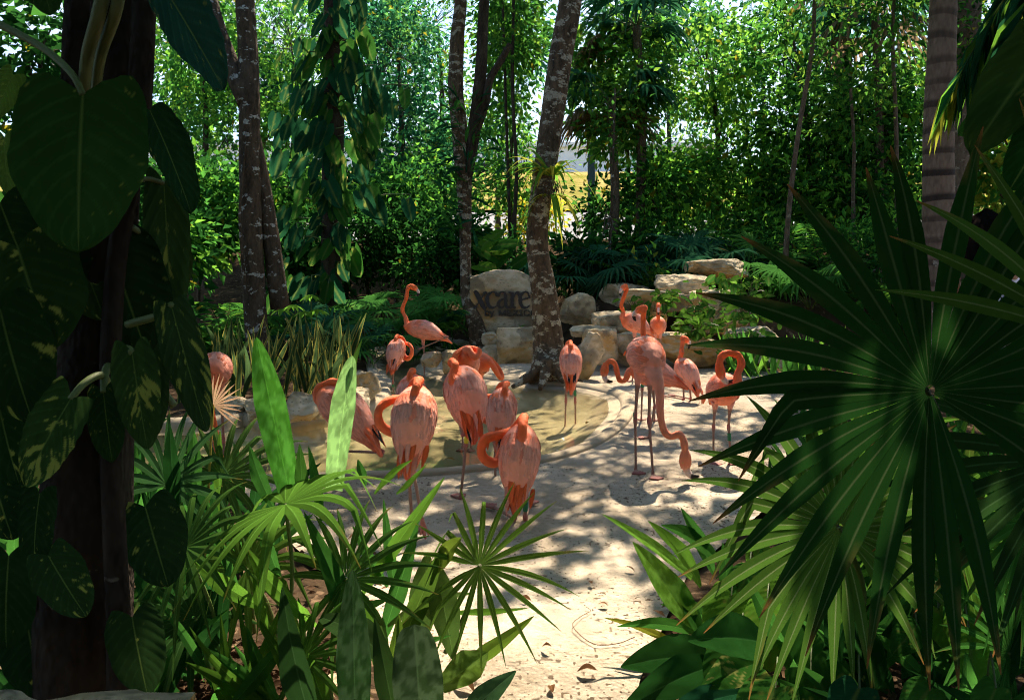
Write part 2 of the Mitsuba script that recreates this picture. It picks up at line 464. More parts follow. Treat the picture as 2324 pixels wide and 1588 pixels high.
def rock(label, box, d, seed, depth=None, rot=0.0, tilt=0.0, group=None, cuts=9, rough=0.07, sq=0.5, name='limestone_rock', cat='rock', bsdf='limestone'):
    x0, y0, x1, y1 = box
    c = at((x0 + x1) / 2, (y0 + y1) / 2, d)
    k = d / FPX
    w, h = (x1 - x0) * k, (y1 - y0) * k
    key = thing(name, label, cat, group)
    scene[key] = mikit.ply(rock_mesh(c, (w, depth or w * 0.8, h * 1.04), seed, cuts, rot, tilt, rough, sq), bsdf, 40)
    return key


W = 'limestone rocks of the terraced wall'
rock('dark leaning limestone slab at the foot of the lichen covered tree trunk', (1305, 752, 1362, 866), 11.0, 1, 0.3, 0.2, 0.42, W, sq=0.7)
rock('pale rounded boulder standing right behind the lichen covered trunk', (1268, 664, 1352, 742), 13.7, 22, 0.5, 0.1, 0, W)
rock('grey jagged boulder at the back of the wall, left of the raised flamingo head', (1358, 642, 1470, 716), 14.2, 3, 0.6, 0, 0.1, W)
rock('long pale slab with a flat sunlit top in the middle of the wall', (1343, 703, 1508, 768), 12.9, 4, 0.7, 0.1, 0.03, W, 5, 0.05, 0.85)
rock('flat thin pale slab lying on top of the small wall rocks', (1292, 738, 1402, 764), 12.6, 5, 0.5, 0, 0, W, 5, 0.05, 0.7)
rock('square white topped block with an ochre face beside the leaning slab', (1322, 744, 1396, 826), 12.0, 6, 0.5, 0.2, 0, W, 6, 0.05, 0.8)
rock('rough pitted boulder at the foot of the wall right of the square block', (1388, 752, 1490, 832), 12.3, 7, 0.6, 0, 0, W, 8, 0.07, 0.7)
rock('sunlit slab with an orange underside behind the raised flamingo head', (1404, 654, 1566, 706), 13.5, 8, 0.7, 0.05, 0, W, 6, 0.06, 0.75)
rock('thick orange flat slab near the top of the wall', (1484, 622, 1606, 670), 13.8, 9, 0.7, -0.1, 0, W, 6, 0.06, 0.75)
rock('topmost pale slab of the wall, partly under palm leaflets', (1556, 588, 1690, 632), 14.3, 10, 0.8, 0.1, -0.05, W, 6, 0.06, 0.75)
rock('wide dark boulder in the shade at the foot of the wall', (1478, 752, 1660, 834), 12.4, 11, 0.7, 0, 0, W, 8, 0.07, 0.6)
rock('mossy grey boulder half covered by leafy creepers', (1560, 656, 1700, 760), 13.2, 12, 0.7, 0, 0, W, 8)
rock('low shaded boulder at the right end of the wall', (1640, 740, 1790, 835), 12.0, 13, 0.7, 0, 0, W, 8)
S = 'limestone rocks along the pond edge'
rock('rounded ochre rock between the snake plants and the green sword leaf', (636, 886, 730, 962), 7.9, 14, 0.45, 0, 0, S, 8, 0.09, 0.3)
rock('tall dark pitted rock at the tip of the snake plant bed', (800, 836, 864, 918), 8.9, 15, 0.4, 0.2, -0.3, S, 8, 0.08, 0.5)
rock('small broken pale rock in front of the tall dark pitted rock', (766, 878, 842, 936), 8.5, 16, 0.35, 0.3, 0.1, S, 10, 0.1, 0.6)
rock('low brown rock right of the red breasted flamingo', (488, 898, 572, 958), 8.2, 17, 0.4, 0, 0, S, 8, 0.08)
rock('low ochre rock half behind the bright green sword leaf', (556, 896, 650, 956), 8.1, 18, 0.4, 0.3, 0, S, 8, 0.09)
rock('small rock squeezed between the ochre rock and the crouching flamingo', (716, 904, 764, 948), 8.0, 19, 0.3, 0, 0, S, 8, 0.09)
rock('white rock on the concrete point behind the paired flamingos', (1000, 792, 1050, 850), 11.3, 20, 0.4, 0.4, 0, S, 9, 0.1)
rock('small white chip of rock lying left of the white rock', (954, 796, 1004, 832), 11.4, 21, 0.25, 0.2, 0, S, 9, 0.08)
rock('small sunlit rock at the foot of the thin leaning trunk', (1092, 752, 1134, 792), 13.3, 23, 0.3, 0, 0, S, 8, 0.08)
rock('dark mossy rock below the sign boulder, left of its base block', (1086, 782, 1134, 826), 13.0, 24, 0.35, 0, 0, S, 8, 0.08)
rock('pale hollowed rock in the shade at the lower left among fan palms', (608, 1392, 716, 1560), 2.9, 25, 0.2, 0.2, 0, None, 8, 0.09)
rock('rounded grey stone at the bottom edge of the picture in the leaf litter', (700, 1540, 800, 1660), 2.6, 26, 0.15, 0, 0, None, 6, 0.05)

# ---------------------------------------------------------------- the sign boulder with its dark lettering


def rib(pts, n=28):
    """A pen stroke: (x, y, width) through the points -> polygon."""
    p = spline(np.array(pts, float), n)
    return union_all([LineString([a[:2], b[:2]]).buffer((a[2] + b[2]) / 4) for a, b in zip(p[:-1], p[1:])])


def glyph(c):
    """Letters of the carved sign: rounded serif forms, x height 1."""
    R = shapely.box
    if c == 'x':
        return union_all([rib([(0.05, 0.97, .1), (0.2, 0.9, .3), (0.55, 0.35, .34), (0.78, 0.02, .2), (0.95, 0.02, .1)]), rib([(0.88, 0.95, .16), (0.6, 0.62, .09), (0.3, 0.25, .09), (0.06, 0.03, .16)]), R(-0.02, 0.9, .34, 1.0), R(.7, .9, 1.0, 1.0), R(-.06, 0, .3, .09)])
    if c == 'c':
        return union_all([rib([(0.86, 0.80, .24), (0.72, 0.95, .12), (0.45, 0.97, .1), (0.16, 0.75, .24), (0.12, 0.45, .3), (0.25, 0.13, .22), (0.55, 0.02, .12), (0.85, 0.14, .07)])])
    if c == 'a':
        return union_all([rib([(0.14, 0.78, .22), (0.3, 0.96, .1), (0.55, 0.95, .14), (0.68, 0.72, .24), (0.68, 0.25, .25), (0.8, 0.04, .14), (0.95, 0.1, .07)]), rib([(0.66, 0.58, .08), (0.35, 0.5, .12), (0.12, 0.28, .24), (0.25, 0.04, .16), (0.5, 0.07, .1), (0.66, 0.24, .08)])])
    if c == 'r':
        return union_all([R(.16, 0, .42, .98), R(0, .9, .3, 1.0), R(0, 0, .58, .09), rib([(0.42, 0.68, .08), (0.58, 0.92, .12), (0.74, 0.92, .22), (0.8, 0.82, .2)])])
    if c == 'e':
        return union_all([rib([(0.14, 0.5, .09), (0.5, 0.56, .1), (0.84, 0.66, .1)]), rib([(0.84, 0.66, .16), (0.72, 0.93, .12), (0.46, 0.98, .1), (0.18, 0.76, .24), (0.13, 0.45, .29), (0.26, 0.13, .22), (0.55, 0.02, .12), (0.86, 0.16, .07)])])
    if c == 't':
        return union_all([rib([(0.3, 1.3, .1), (0.3, 0.9, .24), (0.3, 0.25, .25), (0.45, 0.03, .15), (0.65, 0.1, .07)]), R(.05, .88, .62, .98)])


def ext(shape, depth):
    return trimesh.util.concatenate([trimesh.creation.extrude_polygon(g, depth, engine='earcut') for g in getattr(shape, 'geoms', [shape])])


sign = thing('sign_boulder', 'upright pale limestone boulder carved with dark lettering behind the pond', 'sign boulder')
D = 13.8
c = at(1152, 695, D)
k = D / FPX
body = rock_mesh(np.zeros(3), (178 * k, 0.6, 170 * k), 41, 3, 0, 0, 0.05, 0.78)
v = body[0]
v[:, 1] = np.where(v[:, 1] < -0.19, -0.19 + (v[:, 1] + 0.19) * 0.12, v[:, 1])
v[:, 2] -= 0.10 * sstep(0.1, 0.6, np.abs(v[:, 0] + 0.05)) * sstep(0.2, 0.5, v[:, 2])
scene[sign + '__boulder'] = mikit.ply((v + c, body[1]), 'limestone', 40)
tree_front = trimesh.Trimesh(v + c, body[1], process=False)


def sign_text(shape, x0, ybase, xh, key):
    m = ext(affinity.scale(shape, xh, xh, origin=(0, 0)), 0.05)
    w = np.array(m.vertices)
    o = at(x0, ybase, D)
    w = np.column_stack([w[:, 0] + o[0], c[1] - 0.245 + w[:, 2] * 1.0, w[:, 1] + o[2]])
    scene[new(sign + '__' + key)] = mikit.ply((w, np.array(m.faces)[:, ::-1]), 'letter_paint')


scene['letter_paint'] = {'type': 'twosided', 'bsdf': {'type': 'principled', 'base_color': {'type': 'rgb', 'value': [0.022, 0.018, 0.016]}, 'roughness': 0.7}}
adv, xh = 0.0, 36.5 * k
for ch, wd in zip('xcaret', (1.0, 0.94, 0.98, 0.86, 0.98, 0.7)):
    sign_text(affinity.scale(glyph(ch), .80, 1.0, origin=(0, 0)), 1077 + adv * 36.5 * 0.68, 697, xh, 'letter')
    adv += wd * 1.06
for word, x0, yb, hgt, sc, bold in (('by', 1100, 714, 0.105, 1.0, True), ('MEXICO', 1130, 714, 0.098, 1.22, True)):
    m = meshkit.text_mesh(word, hgt, 0.05, bold)
    w = np.array(m.vertices)
    o = at(x0, yb, D)
    w = np.column_stack([w[:, 0] * sc + o[0], c[1] - 0.245 + w[:, 2], w[:, 1] + o[2]])
    scene[new(sign + '__lettering')] = mikit.ply((w, np.array(m.faces)[:, ::-1]), 'letter_paint')
rock('weathered brown stone block standing in front of the sign boulder', (1126, 742, 1226, 830), 13.0, 42, 0.5, 0, 0, None, 4, 0.05, 0.9, 'stone_block', 'stone block')

# ---------------------------------------------------------------- far white building on the hill
b = thing('white_building', 'long white building with a black band and blue stripe on the grassy hill', 'building')
D = 62.0


def plain(key, col, rough=0.7):
    scene[key] = {'type': 'twosided', 'bsdf': {'type': 'principled', 'base_color': {'type': 'rgb', 'value': list(col)}, 'roughness': rough, 'specular': 0.3}}
    return key


def boxm(lo, hi):
    lo, hi = np.minimum(lo, hi), np.maximum(lo, hi)
    m = trimesh.creation.box(hi - lo)
    m.apply_translation((lo + hi) / 2)
    return m


def wall(x0, y0, x1, y1, dy0, dy1):
    lo, hi = at(x0, y1, D), at(x1, y0, D)
    return boxm(np.array([lo[0], D + dy0, lo[2]]), np.array([hi[0], D + dy1, hi[2]]))


scene[b + '__wall'] = mikit.ply(wall(330, 332, 1640, 420, 0.3, 9), plain('white_wall', (0.72, 0.73, 0.76)))
scene[b + '__roof'] = mikit.ply(wall(320, 322, 1650, 332, 0, 10), 'white_wall')
scene[b + '__sign_band'] = mikit.ply(wall(1040, 368, 1240, 396, 0.16, 0.3), plain('black_band', (0.02, 0.017, 0.016)))
scene[b + '__blue_stripe'] = mikit.ply(wall(1000, 396, 1260, 407, 0.1, 0.3), plain('blue_paint', (0.05, 0.28, 0.75)))
plain('cream_paint', (0.62, 0.55, 0.42))
for x in (1118, 1142, 1166):
    o = at(x, 383, D)
    m = ext(Point(0, 0).buffer(0.37).difference(Point(0, 0).buffer(0.15)), 0.08)
    w = np.array(m.vertices)
    scene[new(b + '__letter')] = mikit.ply((np.column_stack([w[:, 0] + o[0], D + 0.16 - w[:, 2], w[:, 1] + o[2]]), np.array(m.faces)), 'cream_paint')

# ---------------------------------------------------------------- flamingos
ORANGE, PALE, ROSE, LEG, JOINT, BILL, BLACK = (0.74, 0.135, 0.038), (0.77, 0.325, 0.235), (0.76, 0.22, 0.125), (0.26, 0.155, 0.12), (0.36, 0.13, 0.11), (0.62, 0.46, 0.40), (0.02, 0.016, 0.016)


def to_manifold(v, f):
    m = m3.Manifold(m3.Mesh(np.asarray(v, np.float32), np.asarray(f, np.uint32)))
    if m.volume() < 0:
        m = m3.Manifold(m3.Mesh(np.asarray(v, np.float32), np.asarray(f, np.uint32)[:, ::-1].copy()))
    return m


def prof(t, ts, vs):
    return np.interp(t, ts, vs)


class Bird:
    """A flamingo in its own frame: x forward, y to its left, z up, the origin on the ground under the body."""

    def __init__(s, foot, heading, scale=1.0, hc=0.69, pitch=38.0, roll=0.0, fat=1.0, seed=0, edge=0.011, tone=0.0, stretch=1.0, frontk=.9):
        s.foot, s.scale, s.rng, s.tone = np.asarray(foot, float), scale, np.random.default_rng(seed), tone
        h = math.radians(heading)
        s.R = np.array([[math.sin(h), -math.cos(h), 0], [math.cos(h), math.sin(h), 0], [0, 0, 1.0]])
        p = math.radians(pitch)
        s.a, s.u = np.array([math.cos(p), 0, math.sin(p)]), np.array([-math.sin(p), 0, math.cos(p)])
        s.l = np.array([0, 1.0, 0])
        if roll:
            c, q = math.cos(math.radians(roll)), math.sin(math.radians(roll))
            s.l, s.u = s.l * c + s.u * q, s.u * c - s.l * q
        fat = fat * .95
        s.tmax = .135 if frontk > .5 else .19
        s.C, s.edge, s.fat = np.array([0, 0, hc]), edge, fat
        s.parts = []
        s.ts = np.array([-.35, -.30, -.24, -.17, -.09, 0, .08, .14, .185, .21]) * stretch
        s.ws = np.array([.012, .03, .054, .090, .116, .125, .115, .088, .048, .012]) * fat
        s.hs = np.array([.008, .02, .044, .086, .122, .138, .126, .096, .054, .014]) * fat
        s.us = np.array([-.055, -.035, -.018, 0, .012, .012, 0, -.008, -.012, -.015])
        t = np.linspace(s.ts[0], s.ts[-1], 44)
        path = s.C + t[:, None] * s.a + prof(t, s.ts, s.us)[:, None] * s.u
        v, f = tube(path, prof(t, s.ts, s.ws), prof(t, s.ts, s.hs), 26, fixed=s.l)
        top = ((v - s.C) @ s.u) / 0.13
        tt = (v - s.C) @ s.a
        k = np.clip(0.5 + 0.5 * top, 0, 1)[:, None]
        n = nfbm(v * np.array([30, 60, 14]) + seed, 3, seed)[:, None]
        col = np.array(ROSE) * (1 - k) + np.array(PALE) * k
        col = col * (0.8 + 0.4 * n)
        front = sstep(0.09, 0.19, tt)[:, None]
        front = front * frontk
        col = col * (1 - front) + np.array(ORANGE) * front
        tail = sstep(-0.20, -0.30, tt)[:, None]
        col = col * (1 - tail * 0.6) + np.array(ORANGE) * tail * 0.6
        s.parts.append((v, f, col))

    def add(s, v, f, c):
        s.parts.append((v, f, np.broadcast_to(np.asarray(c, float), np.shape(v))))

    def breast(s, t=0.15, up=0.0):
        return s.C + s.a * t + s.u * up

    def neck(s, pts, r0=0.05, r1=0.026, head=None, down=None, bill=True, n=60, tint=ORANGE, hs=1.0, basek=.45):
        p = spline(np.array(pts, float), n)
        q = np.linspace(0, 1, n)
        r = (r1 + (r0 - r1) * np.clip(1 - q / 0.30, 0, 1) ** 1.3) * (1 + .07 * np.sin(q * 34 + p[0, 0] * 50) * (q > .2))
        v, f = tube(p, r, sides=14)
        c = np.array(tint) * (0.68 + 0.6 * nfbm(v * np.array([60, 60, 30]), 3)[:, None])
        bq = np.append(np.repeat(q, 14), [0, 1])[:, None]
        bq = np.clip(1 - bq / .45, 0, 1) ** 1.2 * basek
        c = c * (1 - bq) + np.array(PALE) * (.8 + .4 * nfbm(v * 50, 2)[:, None]) * bq
        s.add(v, f, c)
        d = unit(p[-1] - p[-3]) if head is None else unit(head)
        g = unit(np.array([0, 0, -1.0]) if down is None else np.asarray(down, float))
        g = unit(g - d * (g @ d))
        e = p[-1]
        hp = np.array([e - d * 0.03, e - d * .005, e + d * 0.025, e + d * 0.055, e + d * .08 + g * .004, e + d * .095 + g * .008])
        v, f = tube(spline(hp, 12), np.interp(np.linspace(0, 1, 12), [0, .3, .55, .8, 1], np.array([.020, .031, .032, .026, .014]) * hs), np.interp(np.linspace(0, 1, 12), [0, .3, .55, .8, 1], np.array([.022, .038, .040, .032, .016]) * hs), 14, fixed=np.cross(d, g))
        s.add(v, f, np.array(tint) * 1.02)
        s.eyes = [(e + d * 0.045 - g * 0.006 + w * np.cross(d, g) * 0.0285) for w in (-1, 1)]
        if bill:
            b0 = e + d * .075 + g * .004
            bp = np.array([b0, b0 + d * .03 + g * .008, b0 + d * .052 + g * .028, b0 + d * .058 + g * .058, b0 + d * .05 + g * .088])
            t = np.linspace(0, 1, 14)
            v, f = tube(spline(bp, 14), np.interp(t, [0, .4, .8, 1], [.02, .018, .012, .004]), np.interp(t, [0, .4, .8, 1], [.024, .023, .014, .005]), 12, fixed=np.cross(d, g))
            tt = np.append(np.repeat(t, 12), [0, 1])[:, None]
            s.add(v, f, np.where(tt > 0.58, np.array(BLACK), np.where(tt > 0.15, np.array(BILL), np.array(BILL) * 0.85)))

    def leg(s, hip, hock, foot, toes=0.0, web=True, r=1.0, flat=True):
        hip, hock, foot = (np.asarray(x, float) for x in (hip, hock, foot))
        t = np.linspace(0, 1, 16)
        v, f = tube(hip + (hock - hip) * t[:, None], np.interp(t, [0, .25, .5, .88, 1], [.036, .021, .0115, .0105, .015]) * r, sides=10, up=(1, 0, 0))
        tt = np.append(np.repeat(t, 10), [0, 1])[:, None]
        s.add(v, f, np.where(tt < 0.3, np.array(PALE) * 0.9, np.where(tt > 0.9, np.array(JOINT), np.array(LEG))))
        t = np.linspace(0, 1, 20)
        v, f = tube(hock + (foot - hock) * t[:, None], np.interp(t, [0, .06, .15, .9, 1], [.014, .016, .0095, .0085, .012]) * r, sides=10, up=(1, 0, 0))
        tt = np.append(np.repeat(t, 10), [0, 1])[:, None]
        s.add(v, f, np.where(tt < 0.1, np.array(JOINT), np.array(LEG)))
        d = np.array([math.cos(toes), math.sin(toes), 0]) if flat else unit(foot - hock)
        sd = np.array([-d[1], d[0], 0]) if flat else np.array([0, 1.0, 0])
        up = np.array([0, 0, 1.0]) if flat else np.cross(d, sd)
        pts, base = [], foot - up * (0.004 if flat else 0)
        tips = [base + (d * math.cos(w) + sd * math.sin(w)) * ln for w, ln in ((-.55, .085), (0, .10), (.55, .085))]
        if not flat:
            tips = [base + (d * math.cos(w) + sd * math.sin(w)) * ln for w, ln in ((-.28, .075), (0, .095), (.28, .075))]
        ball = m3.Manifold.sphere(1.0, 10)
        for q, rr in [(base, .011)] + [(x, .0055) for x in tips]:
            pts.append(ball.scale((rr, rr, rr)).translate(tuple(q)))
        hulls = [m3.Manifold.batch_hull([pts[0], pts[k], pts[k + 1]]) for k in (1, 2)] if web and flat else [m3.Manifold.batch_hull([pts[0], pts[k]]) for k in (1, 2, 3)]
        for m in hulls:
            g = m.to_mesh()
            s.add(np.array(g.vert_properties[:, :3]), np.array(g.tri_verts), np.array(JOINT) * 0.62 if flat else np.array(JOINT) * 1.1)
        s.last = (hock, foot)

    def folded(s, y, hock_back=0.16, hz=None):
        """The second leg drawn up: hock behind, foot hidden in the belly plumage."""
        s.leg(s.C + np.array([-.02, y, -.09]), s.C + np.array([-hock_back, y * 1.3, (hz or -.22)]), s.C + np.array([.10, y, -.16]), flat=False)

    def world(s, v):
        return s.foot + (np.asarray(v) * s.scale) @ s.R.T

    def feathers(s, N=300, black=2, dome=True):
        b, rng = MB(), s.rng
        rows = []
        t = rng.uniform(-.25, s.tmax, N)
        phi = rng.uniform(-2.35, 2.35, N)
        order = np.argsort(-t)
        paths = []
        for i in order:
            ti, ph = t[i], phi[i]
            L = (0.085 if ti > 0 else 0.11) * rng.uniform(.8, 1.25) * (1 - 0.25 * abs(ph) / 2.3)
            W = rng.uniform(.010, .016) * (1.0 if ti < .06 else 0.8)
            q = np.linspace(0, 1, 6)
            tt = ti - q * L
            pp = ph * (1 + 0.10 * q) + rng.normal() * 0.10 * q
            w, h, uu = prof(tt, s.ts, s.ws), prof(tt, s.ts, s.hs), prof(tt, s.ts, s.us)
            lift = 0.002 + 0.0032 * q + rng.uniform(0, .002)
            low = np.minimum(tt - (-.33), 0)
            nrm = np.sin(pp)[:, None] * s.l / np.maximum(w, .02)[:, None] + np.cos(pp)[:, None] * s.u / np.maximum(h, .02)[:, None]
            nrm = unit(nrm)
            path = s.C + tt[:, None] * s.a + uu[:, None] * s.u + (np.sin(pp) * w)[:, None] * s.l + (np.cos(pp) * h)[:, None] * s.u + nrm * lift[:, None]
            side = np.cross(nrm, s.a)
            wd = W * np.array([.5, .9, 1.0, .95, .65, .08])
            v, f, ac = blade(path, wd, side, -0.12)
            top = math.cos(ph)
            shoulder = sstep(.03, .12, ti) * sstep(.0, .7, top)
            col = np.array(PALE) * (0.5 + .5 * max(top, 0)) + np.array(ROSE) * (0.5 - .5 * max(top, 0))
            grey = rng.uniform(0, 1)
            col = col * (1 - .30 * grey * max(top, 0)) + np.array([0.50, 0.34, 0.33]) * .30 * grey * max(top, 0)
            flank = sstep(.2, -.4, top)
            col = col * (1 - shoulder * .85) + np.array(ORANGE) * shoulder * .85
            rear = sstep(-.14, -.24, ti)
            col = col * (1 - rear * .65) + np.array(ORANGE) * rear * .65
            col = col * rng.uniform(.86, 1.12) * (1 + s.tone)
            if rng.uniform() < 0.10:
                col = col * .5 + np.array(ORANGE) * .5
            qq = np.repeat(q, 3)[:, None]
            b.add(v, f, np.clip(col * (1.06 - .22 * np.abs(ac)[:, None]) * (0.85 + .2 * qq), 0, 1))
        # long drooping rump and tail feathers, some black flight feathers among them
        for k in range(18):
            y = rng.normal() * .026
            t0 = rng.uniform(-.24, -.14)
            o = s.C + s.a * t0 + s.l * y * 1.3 + s.u * (prof(t0, s.ts, s.us) + prof(t0, s.ts, s.hs) * .75 * math.sqrt(max(0.05, 1 - (y * 1.3 / prof(t0, s.ts, s.ws)) ** 2)))
            L = rng.uniform(.085, .15)
            q = np.linspace(0, 1, 7)
            dirn = unit(-s.a + np.array([0, 0, -.2]) - s.l * y * 2.0)
            path = o + dirn * (q * L)[:, None] + np.array([0, 0, -1.0]) * (q ** 2 * L * .22)[:, None] + s.u * .006
            dark = k < black
            v, f, ac = blade(path, rng.uniform(.010, .016) * np.array([.6, .9, 1, 1, .85, .55, .05]), s.l, -.15)
            col = np.array(BLACK) if dark else (np.array(ORANGE) * rng.uniform(.75, 1.1) if rng.uniform() < .72 else np.array(PALE) * .9)
            b.add(v, f, np.clip(np.broadcast_to(col, v.shape) * (1.05 - .2 * np.abs(ac)[:, None]), 0, 1))
        return b

    def finish(s, label, N=300, black=2, bands=(), group='flamingos'):
        key = new('flamingo')
        labels[key] = {'label': label, 'category': 'flamingo', 'group': group}
        m = to_manifold(*s.parts[0][:2])
        m = m3.Manifold.batch_boolean([to_manifold(v, f) for v, f, _ in s.parts], m3.OpType.Add)
        m = m.refine_to_length(s.edge)
        g = m.to_mesh()
        t = trimesh.Trimesh(np.array(g.vert_properties[:, :3], float), np.array(g.tri_verts), process=True)
        trimesh.smoothing.filter_taubin(t, lamb=0.5, nu=0.52, iterations=4)
        v = np.array(t.vertices)
        pv, pc = np.vstack([x[0] for x in s.parts]), np.vstack([x[2] for x in s.parts])
        dd, ii = cKDTree(pv).query(v, k=5)
        w = 1 / (dd + 1e-3) ** 2
        col = (pc[ii] * w[..., None]).sum(1) / w.sum(1, keepdims=True)
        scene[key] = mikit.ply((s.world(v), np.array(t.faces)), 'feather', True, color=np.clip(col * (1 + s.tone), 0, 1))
        if N:
            b = s.feathers(N, black)
            (bv, bf), bc = b.get()
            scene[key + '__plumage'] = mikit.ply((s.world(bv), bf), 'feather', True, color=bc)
            labels[key + '__plumage'] = {'kind': 'stuff'}
        for e in getattr(s, 'eyes', ()):
            ball = trimesh.creation.icosphere(subdivisions=1, radius=.005 * s.scale)
            q = np.array(ball.vertices) + s.world(e)
            scene[new(key + '__eye')] = mikit.ply((q, np.array(ball.faces)), 'painted', True, color=np.broadcast_to([.5, .35, .05], q.shape))
        for (hock, foot, q, colour) in bands:
            c = np.asarray(hock) + (np.asarray(foot) - np.asarray(hock)) * q
            d = unit(np.asarray(foot, float) - np.asarray(hock, float))
            v, f = tube(np.array([c - d * .03, c - d * .028, c + d * .028, c + d * .03]), [.010, .0145, .0145, .010], sides=12, up=(1, 0, 0))
            scene[new(key + '__leg_band')] = mikit.ply((s.world(v), f), 'painted', 30 if False else False, color=np.broadcast_to(colour, v.shape))
        return key


GREEN_BAND, YELLOW_BAND = (0.02, 0.16, 0.06), (0.55, 0.50, 0.03)


def foot_at(x, d, z=0.0):
    q = at(x, 700, d)
    return np.array([q[0], d, z])


def tucked(b, side=0.0, knob=0.0, high=.02, ring=0):
    """Sleeping: the neck runs up from the breast and over the back, the bill buried in the shoulder feathers.  ring = +-1 shows a loop on that side."""
    C, a, u = b.C, b.a, b.u
    k = np.array([0, 1.0, 0])
    end = [b.breast(.205, .055) + k * knob, b.breast(.165, .095 + high * .5) + k * knob, b.breast(.105, .122 + high * .5) + k * knob, b.breast(.05, .108) + k * (knob + side)]
    if ring:
        r = ring
        pts = [b.breast(.08, -.07), C + np.array([.13, .09 * r, -.10]), C + np.array([.06, .16 * r, -.085]), C + np.array([.02, .20 * r, -.03]), C + np.array([.02, .197 * r, .04]), C + np.array([.07, .15 * r, .08]),
               C + np.array([.16, .08 * r, .09]), b.breast(.235, -.01) + k * .03 * r] + end
    else:
        pts = [b.breast(.12, -.03), b.breast(.18, -.05) + k * .03, b.breast(.225, .0) + k * .03] + end
    b.neck(pts, .042, .0235, head=-a * .9 - u * .25 + k * side * 4, down=-u, bill=True, hs=.88)


def stand(b, spread=.035, lean=0.0, toes=0.0, hock=.34, fx=0.02):
    out = []
    for w in (-1, 1):
        b.leg(b.C + np.array([.0, spread * w, -.085]), np.array([-.035 + lean, spread * w, hock]), np.array([fx, spread * w * 1.15, .012]), toes)
        out.append(b.last)
    return out


def one_leg(b, y=0.0, hock=.34, fold=1, fx=0.015):
    b.leg(b.C + np.array([.0, y, -.085]), np.array([-.03, y, hock]), np.array([fx, y, .012]))
    out = b.last
    if fold:
        b.folded(.035 * fold)
    return out


WZ = -0.25  # the birds in the pond stand on its bottom
# 1 feeding bird at the left, seen from the front, its neck hanging down
b = Bird(foot_at(484, 6.3, WZ), 172, 1.04, hc=.88, pitch=-6, seed=1, edge=.011, tone=-.15)
b.neck([b.breast(.10, -.02), b.breast(.20, -.03), b.breast(.25, -.14), [.24, .02, .55], [.24, .05, .36], [.26, .07, .25]], .06, .027, head=(0.05, .15, -1), down=(-1, 0, -.1))
stand(b)
b.finish('red breasted flamingo seen head on with its neck hanging down, behind the hanging variegated leaf', 260, 0)
# 2 crouching sleeper behind the sword leaf
b = Bird(foot_at(775, 5.25, WZ), -62, 1.05, hc=.74, pitch=34, seed=2, stretch=1.12, tone=-.02)
tucked(b, .0, .0)
b.leg(b.C + np.array([.03, .02, -.09]), [0.02, .02, .34], [.04, .02, .012])
b.leg(b.C + np.array([-.02, -.04, -.09]), b.C + np.array([-.27, -.05, -.25]), b.C + np.array([.06, -.03, -.27]), flat=False)
b.finish('sleeping flamingo with dark wing tips, behind the upright pale sword leaf', 340, 5)
# 3 far sleeper with its neck looped to the right
b = Bird(foot_at(898, 10.0, WZ), 8, .98, hc=.74, pitch=42, seed=3, edge=.013)
tucked(b, 0, 0, ring=-1)
h = one_leg(b, .04, fold=-1)
b.finish('small far flamingo asleep with its neck looped to the right, beside the tall upright one', 200, 1, [(*h, .1, GREEN_BAND)])
# 4 tall far bird in profile with raised leg
b = Bird(foot_at(958, 11.4, WZ), -84, 1.06, hc=.84, pitch=16, seed=4, edge=.013, stretch=1.25, tone=.18)
b.neck([b.breast(.12, 0), b.breast(.22, .02), b.breast(.265, .10), [.27, 0, 1.12], [.215, 0, 1.27], [.20, .0, 1.37], [.18, -.01, 1.425], [.15, -.02, 1.43]], .055, .026, head=(-.7, -.35, -.4), down=(-.1, .1, -1))
b.leg(b.C + np.array([.0, -.03, -.09]), [-.02, -.03, .38], [.0, -.03, .012])
b.leg(b.C + np.array([-.04, .04, -.08]), [-.36, .045, .76], [-.03, .045, .62], flat=False)
b.finish('tall flamingo in profile with upright neck and one leg raised, far in the pond', 320, 1)
# 5 sleeper in the water behind the sunlit one
b = Bird(foot_at(930, 6.3, WZ), 6, 1.0, hc=.72, pitch=46, seed=5)
tucked(b, .0, .0)
one_leg(b, .01)
b.finish('sleeping flamingo partly hidden behind the one with the sunlit back', 320, 4)
# 6 big near bird, sun on its back, neck loop to the left
b = Bird(foot_at(938, 4.28, 0), 4, 1.0, hc=.655, pitch=48, seed=6, edge=.010, fat=1.02)
tucked(b, 0.01, -.015, ring=1)
b.leg(b.C + np.array([.0, .03, -.085]), [-.03, .03, .35], [.02, .02, .012])
b.leg(b.C + np.array([-.01, -.03, -.08]), [-.06, .0, .385], [-.10, -.055, .115], flat=False)
b.finish('large near flamingo with bright sun on its back and a raised foot dangling', 420, 0, [([-.06, .0, .385], [-.1, -.055, .115], -.02, GREEN_BAND)])
# 7 and 8 the pair at the concrete point
b = Bird(foot_at(1084, 8.1, WZ), 150, .98, hc=.78, pitch=20, seed=8)
b.neck([b.breast(.12, 0), b.breast(.21, -.02) + [0, .03, 0], [.2, .15, .66], [.13, .21, .68], [.05, .19, .77], [.04, .12, .84], [.08, .05, .865]], .05, .025, head=(.2, -.5, -.5), down=(.2, 0, -1))
stand(b)
b.finish('orange flamingo standing behind the preening one, its neck curled to the right', 220, 1)
b = Bird(foot_at(1058, 7.6, WZ), 184, 1.05, hc=.80, pitch=24, seed=7)
b.neck([b.breast(.12, .02), b.breast(.2, .06) + [0, .03, 0], [.19, .10, .87], [.13, .13, .915], [.07, .07, .935], [.12, -.02, .93], [.20, -.075, .875], [.24, -.06, .79]], .05, .027, head=(.15, .2, -1), down=(-.6, .5, -.2))
stand(b)
b.finish('preening flamingo facing the viewer with its bill down on its breast', 320, 2)
